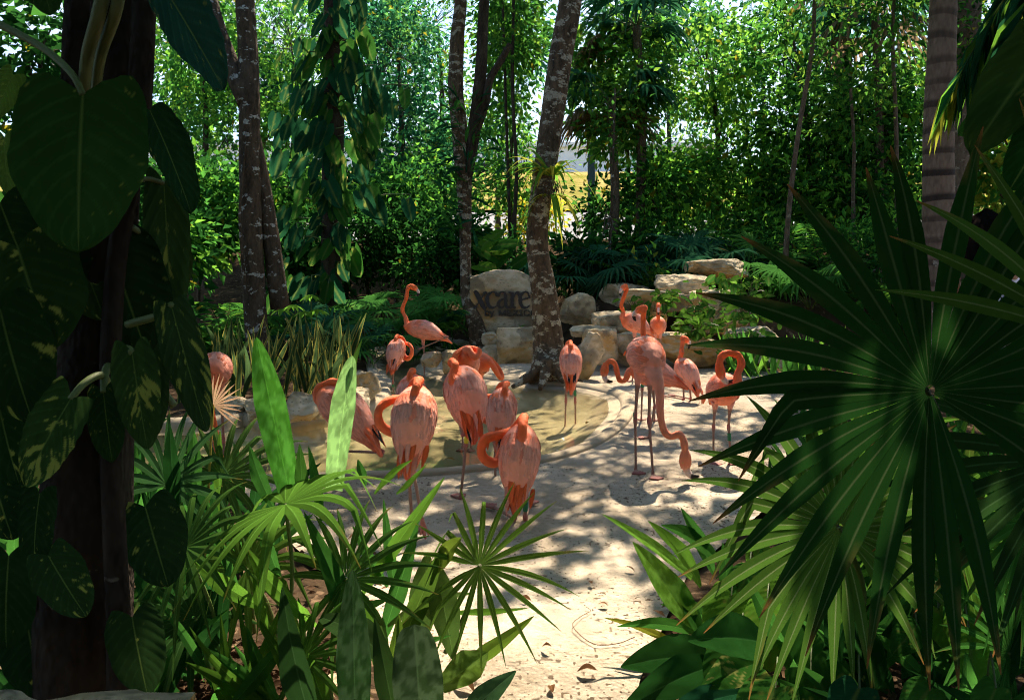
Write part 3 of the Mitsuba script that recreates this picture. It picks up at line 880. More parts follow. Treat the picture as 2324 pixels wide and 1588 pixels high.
# 9 the yellow banded sleeper
b = Bird(foot_at(1054, 5.0, 0), -16, 1.04, hc=.655, pitch=40, seed=9, edge=.010, fat=1.08, roll=0)
tucked(b, .02, .06)
b.leg(b.C + np.array([.0, .0, -.085]), [-.03, .0, .36], [.0, .03, .012])
b.leg(b.C + np.array([-.01, .05, -.08]), [-.045, .02, .40], [.10, .06, .60], flat=False)
b.finish('sleeping flamingo with a yellow leg band standing on one leg at the pond edge', 420, 2, [([-.03, .0, .36], [.0, .03, .012], -.04, YELLOW_BAND)])
# 10 small sleeper in the water
b = Bird(foot_at(1138, 5.6, -.18), 8, .92, hc=.71, pitch=48, seed=10)
tucked(b, .0, -.03, ring=1)
stand(b, .045)
b.finish('small flamingo asleep in the water behind the nearest resting one', 300, 1)
# 11 nearest: rests on its hocks
b = Bird(foot_at(1180, 4.56, 0), 8, 1.0, hc=.385, pitch=52, seed=11, edge=.010, fat=1.0)
C = b.C
k = np.array([0, 1.0, 0])
b.neck([b.breast(.12, -.03), b.breast(.17, -.07) + k * .06, C + np.array([.10, .14, -.06]), C + np.array([.03, .20, -.045]), C + np.array([.0, .228, .02]), C + np.array([.02, .20, .085]), C + np.array([.08, .13, .10]),
        C + np.array([.17, .06, .11]), b.breast(.215, .055) - k * .01, b.breast(.17, .105) - k * .015, b.breast(.11, .13) - k * .02, b.breast(.05, .115) - k * .02], .045, .0285, head=-b.a * .9 - b.u * .3, down=-b.u)
b.leg(C + np.array([-.0, .02, -.09]), [-.045, .022, .018], [.16, .175, .022], toes=.6)
b.leg(C + np.array([-.0, -.045, -.09]), [-.03, -.035, .018], [.26, -.03, .022], toes=0)
b.finish('nearest flamingo resting on its folded legs with its neck looped to the left', 430, 0, [([-.03, -.035, .03], [-.0, -.045, .30], .22, GREEN_BAND)])
# 12 sleeper by the leaning slab
b = Bird(foot_at(1296, 8.5, WZ), 2, 1.0, hc=.76, pitch=52, seed=12, edge=.012, stretch=1.1)
tucked(b, .0, .0, .0)
h = stand(b, .05)
b.finish('flamingo asleep at the far pond edge in front of the dark leaning slab', 300, 3, [(*h[0], -.25, GREEN_BAND)])
# 13 and 14 the two alert birds at the wall
b = Bird(foot_at(1440, 10.7, 0), 250, 1.0, hc=.78, pitch=24, seed=13, edge=.013, tone=.05)
b.neck([b.breast(.12, 0), b.breast(.20, .0), b.breast(.215, .08), [.20, .0, 1.02], [.155, .0, 1.15], [.12, 0, 1.235], [.14, 0, 1.275]], .055, .026, head=(.8, 0.35, -.35), down=(.1, 0, -1), tint=(.74, .12, .03))
b.leg(b.C + np.array([.0, .0, -.085]), [-.03, .0, .34], [.02, 0, .012])
b.finish('alert flamingo with its neck straight up against the sunlit slabs', 240, 0)
b = Bird(foot_at(1494, 11.2, 0), 190, .96, hc=.74, pitch=24, seed=14, edge=.013, tone=.05)
b.neck([b.breast(.12, 0), b.breast(.19, -.02), b.breast(.23, .05), [.225, .0, .9], [.17, .0, 1.03], [.17, 0, 1.06]], .055, .027, head=(.85, 0, -.5), down=(-.1, 0, -1), tint=(.74, .12, .03))
stand(b)
b.finish('flamingo facing the viewer with a short upright neck in front of the creepers', 240, 0)
# 15 upright neck behind the drinking bird
b = Bird(foot_at(1474, 7.7, 0), 12, 1.0, hc=.64, pitch=30, seed=15, tone=.02)
b.neck([b.breast(.12, 0), b.breast(.20, .02) + k * .03, b.breast(.21, .1) + k * .06, [.16, .065, .98], [.12, .06, 1.06], [.13, .055, 1.10]], .05, .026, head=(.3, .8, -.3), down=(0, 0, -1))
h = stand(b, .055)
b.finish('flamingo with raised neck and grey pink back right behind the drinking one', 260, 1, [(*h[1], -.1, GREEN_BAND)])
# 17 the bird whose bent neck shows to the left
b = Bird(foot_at(1482, 6.9, 0), -80, .95, hc=.60, pitch=14, seed=17, tone=.0)
b.neck([b.breast(.12, 0), b.breast(.20, -.03), [.24, .0, .54], [.29, 0, .535], [.315, 0, .60], [.335, 0, .68], [.385, 0, .71], [.425, 0, .66]], .045, .024, head=(.15, .1, -1), down=(-.9, 0, -.2), tint=(.72, .15, .05))
b.leg(b.C + np.array([.0, .0, -.085]), [-.03, .0, .30], [.02, 0, .012])
b.finish('flamingo hidden behind the drinking one, only its bent neck and tail showing', 240, 2)
# 16 drinking bird
b = Bird(foot_at(1468, 5.68, 0), 172, 1.08, hc=.775, pitch=-4, seed=16, edge=.010, fat=.97, tone=.03, frontk=.1)
b.neck([b.breast(.08, -.03), b.breast(.17, -.06), [.235, .015, .60], [.25, .02, .44], [.255, .045, .335], [.27, .085, .30], [.29, .13, .315], [.30, .155, .285], [.305, .165, .235], [.305, .17, .185]], .085, .023, basek=1.0, head=(.0, .02, -1), down=(.5, .6, 0), tint=(.64, .20, .11))
b.leg(b.C + np.array([-.05, -.035, -.09]), [-.075, -.045, .36], [-.03, -.05, .012])
h1 = b.last
b.leg(b.C + np.array([-.05, .045, -.09]), [-.04, .04, .35], [.11, .025, .012])
b.finish('tall pale flamingo bending its long neck down to the sand in the clearing', 420, 0, [(*h1, -.02, GREEN_BAND)])
# 18 resting bird at the right
b = Bird(foot_at(1560, 9.05, 0), -25, .98, hc=.335, pitch=40, seed=18, edge=.012)
b.neck([b.breast(.12, 0), b.breast(.185, .03), b.breast(.20, .11), [.10, .0, .55], [.13, -.04, .66], [.15, -.06, .71]], .05, .025, head=(.1, -.9, -.35), down=(0, 0, -1), tint=(.76, .13, .04))
b.leg(b.C + np.array([-.0, .04, -.09]), [-.035, .05, .018], [.25, .10, .022])
b.leg(b.C + np.array([-.0, -.04, -.09]), [-.035, -.05, .018], [.25, -.03, .022])
b.finish('flamingo resting on its hocks with raised neck, in front of the shaded dark boulder', 280, 1)
# 19 preening bird at the palm fronds
b = Bird(foot_at(1646, 6.0, 0), 178, .97, hc=.57, pitch=18, seed=19, edge=.011, tone=.12)
b.neck([b.breast(.12, .0), b.breast(.19, .0) + k * .05, [.20, .045, .72], [.19, .075, .80], [.17, .05, .865], [.16, -.02, .88], [.165, -.075, .845], [.18, -.09, .78]], .05, .028, head=(.05, .25, -1), down=(-.3, .9, 0), tint=(.76, .12, .035))
h = stand(b, .06, hock=.28)
b.finish('preening flamingo with its neck arched like a hook beside the palm fronds', 340, 1, [(*h[1], .3, GREEN_BAND)])

# ---------------------------------------------------------------- vegetation builders
G_DARK, G_MID, G_YOUNG, G_YELLOW = np.array([.014, .060, .012]), np.array([.040, .140, .022]), np.array([.115, .275, .030]), np.array([.24, .27, .03])
TEAL = np.array([.014, .072, .030])


def limb(mb, p, r0, r1, n=10, sides=6):
    q = spline(np.asarray(p, float), n)
    v, f = tube(q, np.linspace(r0, r1, n), sides=sides)
    mb.add(v, f, (1, 1, 1))
    return q


# gaps in the crowns through which the sun reaches these points: (point, radius)
GAPS = [(np.array([-.44, 4.24, .74]), .40)] + [(ground(x, y, z), r) for x, y, z, r in ((1150, 1500, 0, .30), (1060, 1410, 0, .25), (1300, 1440, 0, .28), (1200, 1570, 0, .25), (1400, 1500, 0, .22), (1600, 1130, 0, .30), (1680, 1100, 0, .3), (1300, 838, 0, .3), (1450, 832, 0, .35), (1600, 870, 0, .3), (1560, 960, 0, .22),
                                       (1000, 885, 0, .25), (1180, 905, 0, .25), (960, 860, 0, .2), (1330, 900, 0, .25), (900, 950, 0, .2), (1360, 1160, 0, .14), (1000, 1090, 0, .12))] + \
       [(at(x, y, q), r) for x, y, q, r in ((1360, 750, 12.4, .4), (1430, 710, 12.9, .4), (1520, 690, 13, .45), (1640, 610, 14, .5), (650, 1140, 2.45, .22), (760, 1130, 2.4, .2), (590, 900, 2.7, .16), (1930, 1080, 2.4, .22), (960, 750, 11.4, .3), (1650, 880, 6, .2), (720, 800, 9.5, .4), (1720, 850, 9, .4), (1252, 390, 10.7, .55))]


def crown_leaves(rng, blobs, size, aspect=.5, tone=0.0, young=.25, per=18, spread=.22, droop=.2, pal=None, twig=None, sparse=0.0, root=None):
    """Leaf clusters through the blobs (centre, radii, number of leaves); twig (an MB) takes a thin stem to each cluster."""
    b = MB()
    dark, mid, yng = (G_DARK, G_MID, G_YOUNG) if pal is None else pal
    for c, r, n in blobs:
        c, r = np.asarray(c, float), np.broadcast_to(np.asarray(r, float), (3,))
        m = max(3, n // per)
        bs = size * rng.uniform(.8, 1.3)
        u = rnd_dirs(rng, m) * rng.uniform(.15, 1, (m, 1)) ** .42
        q = c + u * r
        keep = nfbm(q / (r.mean() * .55) + c, 2, 3) > .36 + sparse
        for o, rad in GAPS:
            w = q - o
            s = w @ SUN
            keep &= (s < .5) | (np.linalg.norm(w - s[:, None] * SUN, axis=1) > rad + spread * .8)
        q, u = q[keep], u[keep]
        if twig is not None:
            for k in range(0, len(q), 3):
                o = c + (q[k] - c) * .15
                v, f = tube(np.array([o, (o + q[k]) / 2 + rng.normal(size=3) * .05, q[k]]), [.014, .009, .004], sides=3)
                twig.add(v, f, (1, 1, 1))
        N = len(q) * per
        if N == 0:
            continue
        cl = np.repeat(q, per, 0)
        off = rng.normal(size=(N, 3)) * spread * np.repeat(rng.uniform(.5, 1.25, len(q)), per)[:, None]
        d = unit(off + np.repeat(u, per, 0) * .12 + np.array([0, 0, -.05]) + rng.normal(size=(N, 3)) * .1)
        nor = unit(np.array([0, 0, 1.0]) + rng.normal(size=(N, 3)) * .55)
        L = bs * rng.uniform(.5, 1.3, N)
        v, f = leaves(cl + off, d, nor, L, L * aspect * rng.uniform(.8, 1.2, N), .22, droop)
        w = rng.uniform(size=N)
        ck = np.repeat(rng.uniform(size=len(q)), per)
        col = np.where((w < young * (.4 + 1.2 * ck))[:, None], yng, np.where((w < .6)[:, None], mid, dark)) * (rng.uniform(.7, 1.3, N) * (1 + tone))[:, None]
        y = rng.uniform(size=N) < .012
        col[y] = G_YELLOW * [1.0, .8, .6]
        b.add(v, f, np.repeat(col, 4, 0))
    return b


def tree(name, label, cat, trunk, radii, bsdf, blobs, size=.14, group=None, seed=0, sides=10, limbs=True, stuff=True, **kw):
    """trunk: world points; blobs: (centre, radii, leaves)."""
    rng = np.random.default_rng(seed)
    key = thing(name, label, cat, group)
    q = spline(np.asarray(trunk, float), 26)
    r = np.interp(np.linspace(0, 1, 26), np.linspace(0, 1, len(radii)), radii)
    v, f = tube(q, r, sides=sides, bump=lambda t, a: 1 + .10 * (nfbm(np.stack(np.broadcast_arrays(np.cos(a) * 1.5 + seed, np.sin(a) * 1.5, t * 9), -1), 3, seed) - .5) * 2)
    scene[key + '__trunk'] = mikit.ply((v, f), bsdf, True)
    if blobs:
        tw = MB()
        if limbs:
            for c, rr, n in blobs:
                c = np.asarray(c, float)
                i = int(np.clip(np.searchsorted(q[:, 2], c[2] - np.mean(rr) * 1.2), 3, 25))
                limb(tw, [q[i], (q[i] + c) / 2 + [0, 0, .15], c], r[i] * .5, .015, 8, 5)
        cr = crown_leaves(rng, blobs, size, twig=tw, **kw)
        if tw.n:
            tw.part(key, 'branches', bsdf, stuff=stuff)
        cr.part(key, 'crown', 'leaf_soft', stuff=stuff)
    return key


def V(pts):
    return [at(*p) for p in pts]


def vb(x, y, rx, ry, d, n, deep=None):
    """A crown blob seen at x, y with half sizes rx, ry in photo pixels at distance d."""
    k = d / FPX
    return (at(x, y, d), (rx * k, deep or (rx + ry) / 2 * k, ry * k), n)


def fan(parent, name, hub, axis, normal, R, nseg, spread=330, fuse=.36, wide=1.0, droop=.25, fold=.3, col=G_MID, tip=None, seed=0, single=False, cone=.12, cols=5, bsdf='leaf_glossy', rib=None, miss=0.0, sec=10, thin=1.0, flat=False):
    """A palmate frond: leaflets that radiate from the hub. Each leaflet is a part; single = all in one mesh."""
    rng = np.random.default_rng(seed)
    axis, normal = unit(axis), unit(normal)
    normal = unit(normal - axis * (axis @ normal))
    side = np.cross(normal, axis)
    da = math.radians(spread) / nseg
    frond = new(parent + '__' + name)
    allb = MB()
    rib = np.asarray(col) * 1.9 + .02 if rib is None else np.asarray(rib)
    for k in range(nseg):
        if rng.uniform() < miss:
            continue
        a = (k + .5 - nseg / 2) * da
        d = math.cos(a) * axis + math.sin(a) * side
        s = -math.sin(a) * axis + math.cos(a) * side
        L = R * ((.80 + .2 * math.cos(a * .55)) if not flat else (.78 + .22 * abs(d[2]))) * rng.uniform(.93, 1.06)
        t = np.linspace(0.02, 1, sec)
        r = t * L
        dp = droop * rng.uniform(.7, 1.35)
        path = hub + d * r[:, None] + normal * (cone * r * (1 - t * .6))[:, None] + np.array([0, 0, -1.0]) * (dp * L * np.clip(t - .3, 0, 1) ** 2 * 1.5)[:, None]
        if rng.uniform() < .13:
            kt = rng.uniform(.5, .75)
            path = path + np.array([0, 0, -1.0]) * (np.maximum(t - kt, 0) * L * rng.uniform(.5, 1.1))[:, None] - d * (np.maximum(t - kt, 0) * L * .45)[:, None]
        path = path + s * (rng.normal() * .05 * L * t ** 2)[:, None]
        wf = R * fuse * math.tan(da / 2) * 1.04
        w = np.where(t < fuse, L * t * math.tan(da / 2) * 1.04, wf * (1.0 + .18 * np.sin(np.clip((t - fuse) / (1 - fuse), 0, 1) * PI)) * np.clip((1 - t) / (1 - fuse) * 1.5, 0.02, 1) ** .8) * wide
        w = np.where(t < fuse, w, w * thin)
        v, f, ac = blade(path, w, s, fold * (1 if k % 2 else .8), cols=cols)
        c = np.asarray(col) * rng.uniform(.8, 1.2) * (.9 + .25 * nfbm(v * 35 + seed, 2)[:, None])
        edge = np.clip(1 - np.abs(ac) / .1, 0, 1)[:, None]
        c = c * (1 - edge * .8) + rib * edge * .8
        tt = np.repeat(t, cols)[:, None]
        c = c * (1 - .0 * tt)
        worn = nfbm(np.column_stack([v[:, 0] * 22 + k, v[:, 1] * 22, v[:, 2] * 22]), 2, seed + 5)[:, None]
        wk = sstep(.70, .78, worn + .12 * tt * (np.abs(ac)[:, None] > .5)) * sstep(.5, .85, tt)
        c = c * (1 - wk * .7) + np.array([.20, .15, .05]) * wk * .7
        if tip is not None:
            e = sstep(.9, 1.0, tt) * (rng.uniform() < .7)
            c = c * (1 - e) + np.asarray(tip) * e
        c = np.clip(c, 0, 1)
        if single:
            allb.add(v, f, c)
        else:
            MB().add(v, f, c).part(frond, 'leaflet', bsdf)
    if single:
        allb.put(frond, bsdf)
        labels.setdefault(frond, {})['kind'] = 'stuff'
    return frond


def stem(parent, name, pts, r0, r1, col, bsdf='painted', n=14):
    v, f = tube(spline(np.asarray(pts, float), n), np.linspace(r0, r1, n), sides=7)
    return MB().add(v, f, col).part(parent, name, bsdf)


def lance(base, tip, width, normal, bend=.1, fold=.25, col=G_MID, kind='plain', seed=0, n=16, peak=.45, sharp=.8, neck=.25, curl=0.0, sag=None):
    """A long leaf from base to tip (world points). Returns MB. kind: plain, mottled, margin (yellow edges), cream streaks."""
    rng = np.random.default_rng(seed)
    base, tip = np.asarray(base, float), np.asarray(tip, float)
    L = np.linalg.norm(tip - base)
    nor = unit(normal)
    t = np.linspace(0, 1, n)
    path = base + (tip - base) * t[:, None] + nor * (np.sin(t * PI) * bend * L)[:, None]
    if sag is not None:
        path = path + np.asarray(sag) * (np.sin(t * PI) * L)[:, None]
    ax = unit(tip - base)
    side = unit(np.cross(ax, nor))
    w = np.where(t < peak, neck + (1 - neck) * np.sin(t / peak * PI / 2), np.clip((1 - t) / (1 - peak), 0, 1) ** sharp * (1 + .35 * (t - peak)))
    w = np.maximum(w, .015) * width / 2
    ang = curl * t
    sd = side * np.cos(ang)[:, None] + np.cross(ax, side) * np.sin(ang)[:, None]
    a = np.array([-1, -.88, -.5, -.07, 0, .07, .5, .88, 1.0]) if n < 20 else np.array([-1, -.94, -.88, -.76, -.64, -.52, -.4, -.28, -.16, -.06, 0, .06, .16, .28, .4, .52, .64, .76, .88, .94, 1.0])
    m = len(a)
    nn = np.cross(sd, ax)
    wav = (nfbm(np.stack(np.broadcast_arrays(t[:, None] * 5 + seed, a[None] * 1.0, 0 * t[:, None]), -1), 2, seed) - .5) * .35
    v = path[:, None] + a[None, :, None] * sd[:, None] * w[:, None, None] + ((np.abs(a)[None] * fold + wav * np.abs(a)[None]) * w[:, None])[..., None] * nn[:, None]
    f = grid_faces(n, m)
    tt, aa = np.broadcast_arrays(t[:, None], a[None])
    q = np.stack([tt * 14 + seed * 3.1, np.abs(aa) * 2.5, aa * 0], -1)
    col = np.asarray(col, float)
    c = col * (.85 + .3 * nfbm(q, 3, seed))[..., None]
    rib = (np.abs(aa) < .03)[..., None]
    c = np.where(rib, c * 1.6 + .01, c)
    if kind == 'margin':
        c = np.where((np.abs(aa) > .8)[..., None], np.array([.30, .27, .06]), c * (.75 + .5 * (nfbm(np.stack([tt * 22 + seed, aa * 1.2, aa * 0], -1), 2) > .5))[..., None])
    if kind == 'mottled':
        k = sstep(.42, .6, nfbm(np.stack([tt * L * 45 + seed, aa * 3.5, aa * 0], -1), 3, seed))
        bar = sstep(.5, .62, nfbm(np.stack([tt * L * 28 + seed + 50, aa * 1.6, aa * 0], -1), 3, seed + 2))
        c = c * (1 - k[..., None] * .55) + (col * 1.9 + .025) * k[..., None] * .55
        c = c * (1 - .25 * bar[..., None])
    if kind == 'cream':
        k = sstep(.55, .68, nfbm(np.stack([(tt - .35 * np.abs(aa)) * 16 + seed, aa * 2.2 + 9, aa * 0], -1), 3, seed))
        c = c * (1 - k[..., None]) + np.array([.32, .34, .10]) * k[..., None]
    return MB().add(v.reshape(-1, 3), f, np.clip(c, 0, 1).reshape(-1, 3))


def heart(attach, tip, width, normal, col=G_DARK, seed=0, lobe=.22, sag=.12, cup=.12, cream=.5, n=30, m=25, ripple=.02, fold=.18, bend=0.0, detail=True, blunt=.62):
    """A broad heart shaped leaf: petiole joins at attach, the blade runs to tip. Variegated with cream streaks along the side veins."""
    attach, tip = np.asarray(attach, float), np.asarray(tip, float)
    L = np.linalg.norm(tip - attach)
    ax = unit(tip - attach)
    nor = unit(np.asarray(normal, float) - ax * (np.asarray(normal, float) @ ax))
    side = np.cross(ax, nor)
    s = np.linspace(0, 1, n)[:, None]
    a = np.linspace(-1, 1, m)[None]
    w = np.clip(s + .10, 0, 1) ** .42 * np.clip(1 - s, 0, 1) ** blunt
    w = w / w.max() * width / 2
    x = s * L - lobe * L * (1 - s) ** 2.2 * np.abs(a) ** .8 * (1 - .35 * np.abs(a) ** 3)
    y = a * w * (1 + .03 * np.sin(s * 13 + seed))
    mid = nor * 0
    z = -sag * L * s ** 2 + cup * w * (a ** 2) * -1 + fold * np.abs(a) * w - ripple * L * np.abs(np.sin((s - .32 * np.abs(a)) * 26)) * np.abs(a) ** .7 * (1 - s * .6) + bend * L * np.sin(s * PI)
    z = z + (nfbm(np.stack(np.broadcast_arrays(s * 3 + seed, a * 1.6, 0 * s), -1), 2, seed) - .5) * .10 * L * np.abs(a)
    v = attach + ax * x[..., None] + side * y[..., None] + nor * z[..., None]
    col = np.asarray(col, float)
    ss, aa = np.broadcast_arrays(s, a)
    vein = (ss - .32 * np.abs(aa)) * 26 / PI
    q = np.stack([ss * 5 + seed, aa * 3, aa * 0], -1)
    c = col * (.8 + .4 * nfbm(q, 3, seed))[..., None]
    if detail:
        vv = np.abs(vein - np.round(vein))
        c = c * (1 + .28 * (vv < .09) * (np.abs(aa) > .05) * (.3 + 1.2 * nfbm(q * 3, 2, seed + 1)))[..., None]
    sg = (aa > 0) * 20
    k = nfbm(np.stack([vein * 1.3 + seed * 7, np.abs(aa) * 1.6 + sg, aa * 0], -1), 3, seed + 3)
    fl = nfbm(np.stack([vein * 4.2 + seed * 5, np.abs(aa) * 5.5 + sg, aa * 0], -1), 3, seed + 6)
    big = nfbm(np.stack([ss * 2.2 + seed, aa * 1.1 + 4, aa * 0], -1), 2, seed + 9)
    k = np.maximum(sstep(.625, .65, k * .5 + big * .3 + fl * .2 + (cream - .5) * .3), (.8 if cream == .36 else .45) * sstep(.73, .76, fl * .8 + big * .2 + (cream - .5) * .12)) * (cream > 0)
    c = c * (1 - k[..., None]) + np.array([.30, .34, .07]) * k[..., None]
    c = np.where((np.abs(aa) < .035)[..., None], np.array([.13, .20, .05]) * .8 + c * .3, c)
    return MB().add(v.reshape(-1, 3), grid_faces(n, m), np.clip(c, 0, 1).reshape(-1, 3))


def feather_palm(key, base, fronds, seed=0, leaf=.22, aspect=.10, col=G_MID, young=G_YOUNG, per=34, stemcol=(.10, .13, .04), bend=.5, angle=.9):
    """Arching pinnate fronds from the base: fronds is a list of (direction, length, rise)."""
    rng = np.random.default_rng(seed)
    for d, L, rise in fronds:
        d = unit(d)
        t = np.linspace(0, 1, 12)
        p = np.asarray(base) + d * (t * L * .8)[:, None] + np.array([0, 0, 1.0]) * (rise * L * t - bend * L * t ** 2)[:, None]
        fr = new(key + '__frond')
        tv, tf = tube(p, np.linspace(.010, .003, 12), sides=5)
        mb = MB().add(tv, tf, stemcol)
        u = np.repeat(np.linspace(.22, 1, per), 2)
        sg = np.tile([1.0, -1.0], per)
        o = np.stack([np.interp(u, t, p[:, k]) for k in range(3)], 1)
        tg = unit(np.stack([np.interp(u, t, np.gradient(p, axis=0)[:, k]) for k in range(3)], 1))
        sd = unit(np.cross(tg, [0, 0, 1.0]))
        dd = unit(tg * .75 + sd * (sg * angle)[:, None] + np.array([0, 0, -.28]) + rng.normal(size=(len(u), 3)) * .10)
        ln = leaf * (.55 + .6 * np.sin(np.clip(u, 0, 1) * PI * .9)) * rng.uniform(.85, 1.15, len(u))
        v, f = leaves(o, dd, np.array([0, 0, 1.0]) + sd * .1, ln, ln * aspect * 1.2, .2, .22)
        w = rng.uniform(.7, 1.3, len(u))[:, None] * np.where(rng.uniform(size=len(u))[:, None] < .25, young, col)
        mb.add(v, f, np.repeat(w, 4, 0))
        mb.put(fr, 'leaf_soft')

# ---------------------------------------------------------------- trees with trunks of their own in the picture


def ringed_fn(p, n, uv):
    q = p.z * 3.1 + noise(p.x * 1.5, p.y * 1.5, p.z * 2) * 0.35
    fr = q - dr.floor(q)
    band = smoothstep(0.0, 0.06, fr) * smoothstep(0.42, 0.22, fr) * (0.5 + 0.5 * cell_rand(q, 3, 5))
    a = fbm(p.x * 30, p.y * 30, p.z * 9, 4)
    c = mix((0.075, 0.048, 0.034), (0.20, 0.14, 0.105), a)
    c = mix(c, (0.018, 0.012, 0.010), band * 0.92)
    spot = smoothstep(0.62, 0.68, fbm(p.x * 9, p.y * 9, p.z * 9 + 4, 4)) * smoothstep(2.2, 1.2, p.z)
    return mix(c, (0.42, 0.37, 0.32), spot * 0.7)


scene['bark_ringed'] = {'type': 'principled', 'base_color': mikit.proc(ringed_fn), 'roughness': 0.85, 'specular': 0.2}


def gz(p):
    return float(terrain(p[0], p[1]))


def base_of(x, d):
    q = at(x, 700, d)
    return np.array([q[0], d, gz((q[0], d)) - .08])


# lichen covered trunk in the middle


def shade(gx, gy, z):
    """The point at height z through which the sun's light passes to the ground at gx, gy."""
    return np.array([gx + z * SUN[0] / SUN[2], gy + z * SUN[1] / SUN[2], z])


tp = [ground(1247, 868, 0)] + V([(1246, 800, 10.8), (1238, 700, 10.8), (1231, 640, 10.8), (1219, 560, 10.85), (1223, 480, 10.85), (1234, 405, 10.9), (1256, 250, 10.95), (1274, 120, 11), (1294, 0, 11)]) + [at(1330, -260, 11.2), at(1340, -560, 11.4)]
lt = tree('lichen_tree', 'leaning tree trunk spotted with pale lichen, a strappy bromeliad on it', 'tree', tp, [.29, .21, .185, .165, .15, .145, .15, .155, .16, .15, .14, .10], 'bark_lichen',
          [(shade(.2, 5.0, 7.5), (1.5, 1.0, .6), 1530), (shade(1.7, 5.4, 8.0), (1.5, 1.0, .6), 952), (shade(-1.0, 5.6, 7.6), (1.5, 1.0, .6), 952), (shade(.8, 7.4, 8), (1.8, 1.0, .6), 714), (shade(2.6, 7.2, 8), (1.4, 1.0, .6), 646), (shade(.5, 4.2, 7.2), (1.5, .6, .5), 952)], .21, seed=3, sides=22, young=.2)
for k, (a, r) in enumerate([(2.6, .5), (3.6, .55), (4.4, .45), (5.3, .5), (0.2, .45), (1.2, .4)]):
    o = tp[0] + np.array([0, 0, .30])
    d = np.array([math.cos(a), math.sin(a), 0])
    v, f = tube(spline([o + d * .08, o + d * .24 + [0, 0, -.17], o + d * r + [0, 0, -.32]], 8), np.linspace(.11, .03, 8), sides=8)
    MB().add(v, f, (1, 1, 1)).part(lt, 'root', 'bark_lichen')
# bromeliad
br = thing('bromeliad', 'bromeliad with arching yellow green strap leaves growing on the lichen covered trunk', 'plant')
rng = np.random.default_rng(5)
o = at(1252, 398, 10.72)
for k in range(46):
    a = rng.uniform(0, 2 * PI)
    low = k > 30
    d = np.array([math.cos(a), math.sin(a) * .7 - .25, 0])
    L = rng.uniform(.42, .82)
    q = np.linspace(0, 1, 9)
    rise = rng.uniform(.3, 1.0) if not low else rng.uniform(-.4, .2)
    p = o + d * .06 + d * (q * L * .75)[:, None] + np.array([0, 0, 1.0]) * (q * L * rise - q ** 2.2 * L * rng.uniform(.5, 1.0))[:, None] - np.array([0, 0, .25 if low else 0])
    v, f, ac = blade(p, .030 * np.array([.8, 1, 1, .95, .9, .75, .55, .3, .03]), np.cross(d, [0, 0, 1.0]), .3)
    c = np.where(rng.uniform() < .4, np.array([.30, .32, .04]), G_YOUNG * rng.uniform(.8, 1.3))
    MB().add(v, f, c).part(br, 'leaf', 'leaf_soft')
b = MB()
for k in range(40):
    q = o + rng.normal(size=3) * [.08, .05, .06] + [0, -.02, -.12]
    v, f = tube(np.array([q, q + rng.normal(size=3) * .06 + [0, -.03, -.2]]), [.006, .002], sides=4)
    b.add(v, f, (.06, .04, .025))
b.part(br, 'roots', 'painted', stuff=True)

# forked tree at the left
ft = tree('forked_tree', 'dark forked tree with white lichen patches standing behind the snake plants', 'tree',
          [base_of(590, 10.5)] + V([(583, 760, 10.5), (572, 560, 10.5), (567, 380, 10.5), (566, 230, 10.5), (562, 100, 10.6), (556, 0, 10.6)]) + [at(540, -400, 10.8)], [.17, .15, .14, .135, .13, .125, .12, .07], 'bark_grey',
          [(shade(-2.2, 6.0, 7.2), (1.6, 1.2, .7), 952), (shade(-3.6, 7.0, 7.4), (1.6, 1.2, .7), 884), (shade(-2.8, 9.2, 8), (1.6, 1.2, .7), 714), (shade(-1.0, 8.4, 8.2), (1.3, .9, .6), 442)], .21, seed=6, sides=16)
for nm, pts, r in (('stem', [(636, 700, 10.62), (618, 560, 10.62), (597, 420, 10.6), (575, 300, 10.55), (566, 240, 10.5)], (.13, .07)), ('stem', [(562, 235, 10.5), (525, 150, 10.6), (492, 60, 10.7), (470, -40, 10.8), (430, -300, 11)], (.125, .09)),
                   ('climbing_stem', [(556, 640, 10.35), (548, 560, 10.3), (544, 480, 10.3), (550, 410, 10.33), (556, 330, 10.36)], (.02, .014))):
    v, f = tube(spline(V(pts), 16), np.linspace(*r, 16), sides=12)
    MB().add(v, f, (1, 1, 1)).part(ft, nm, 'bark_grey')

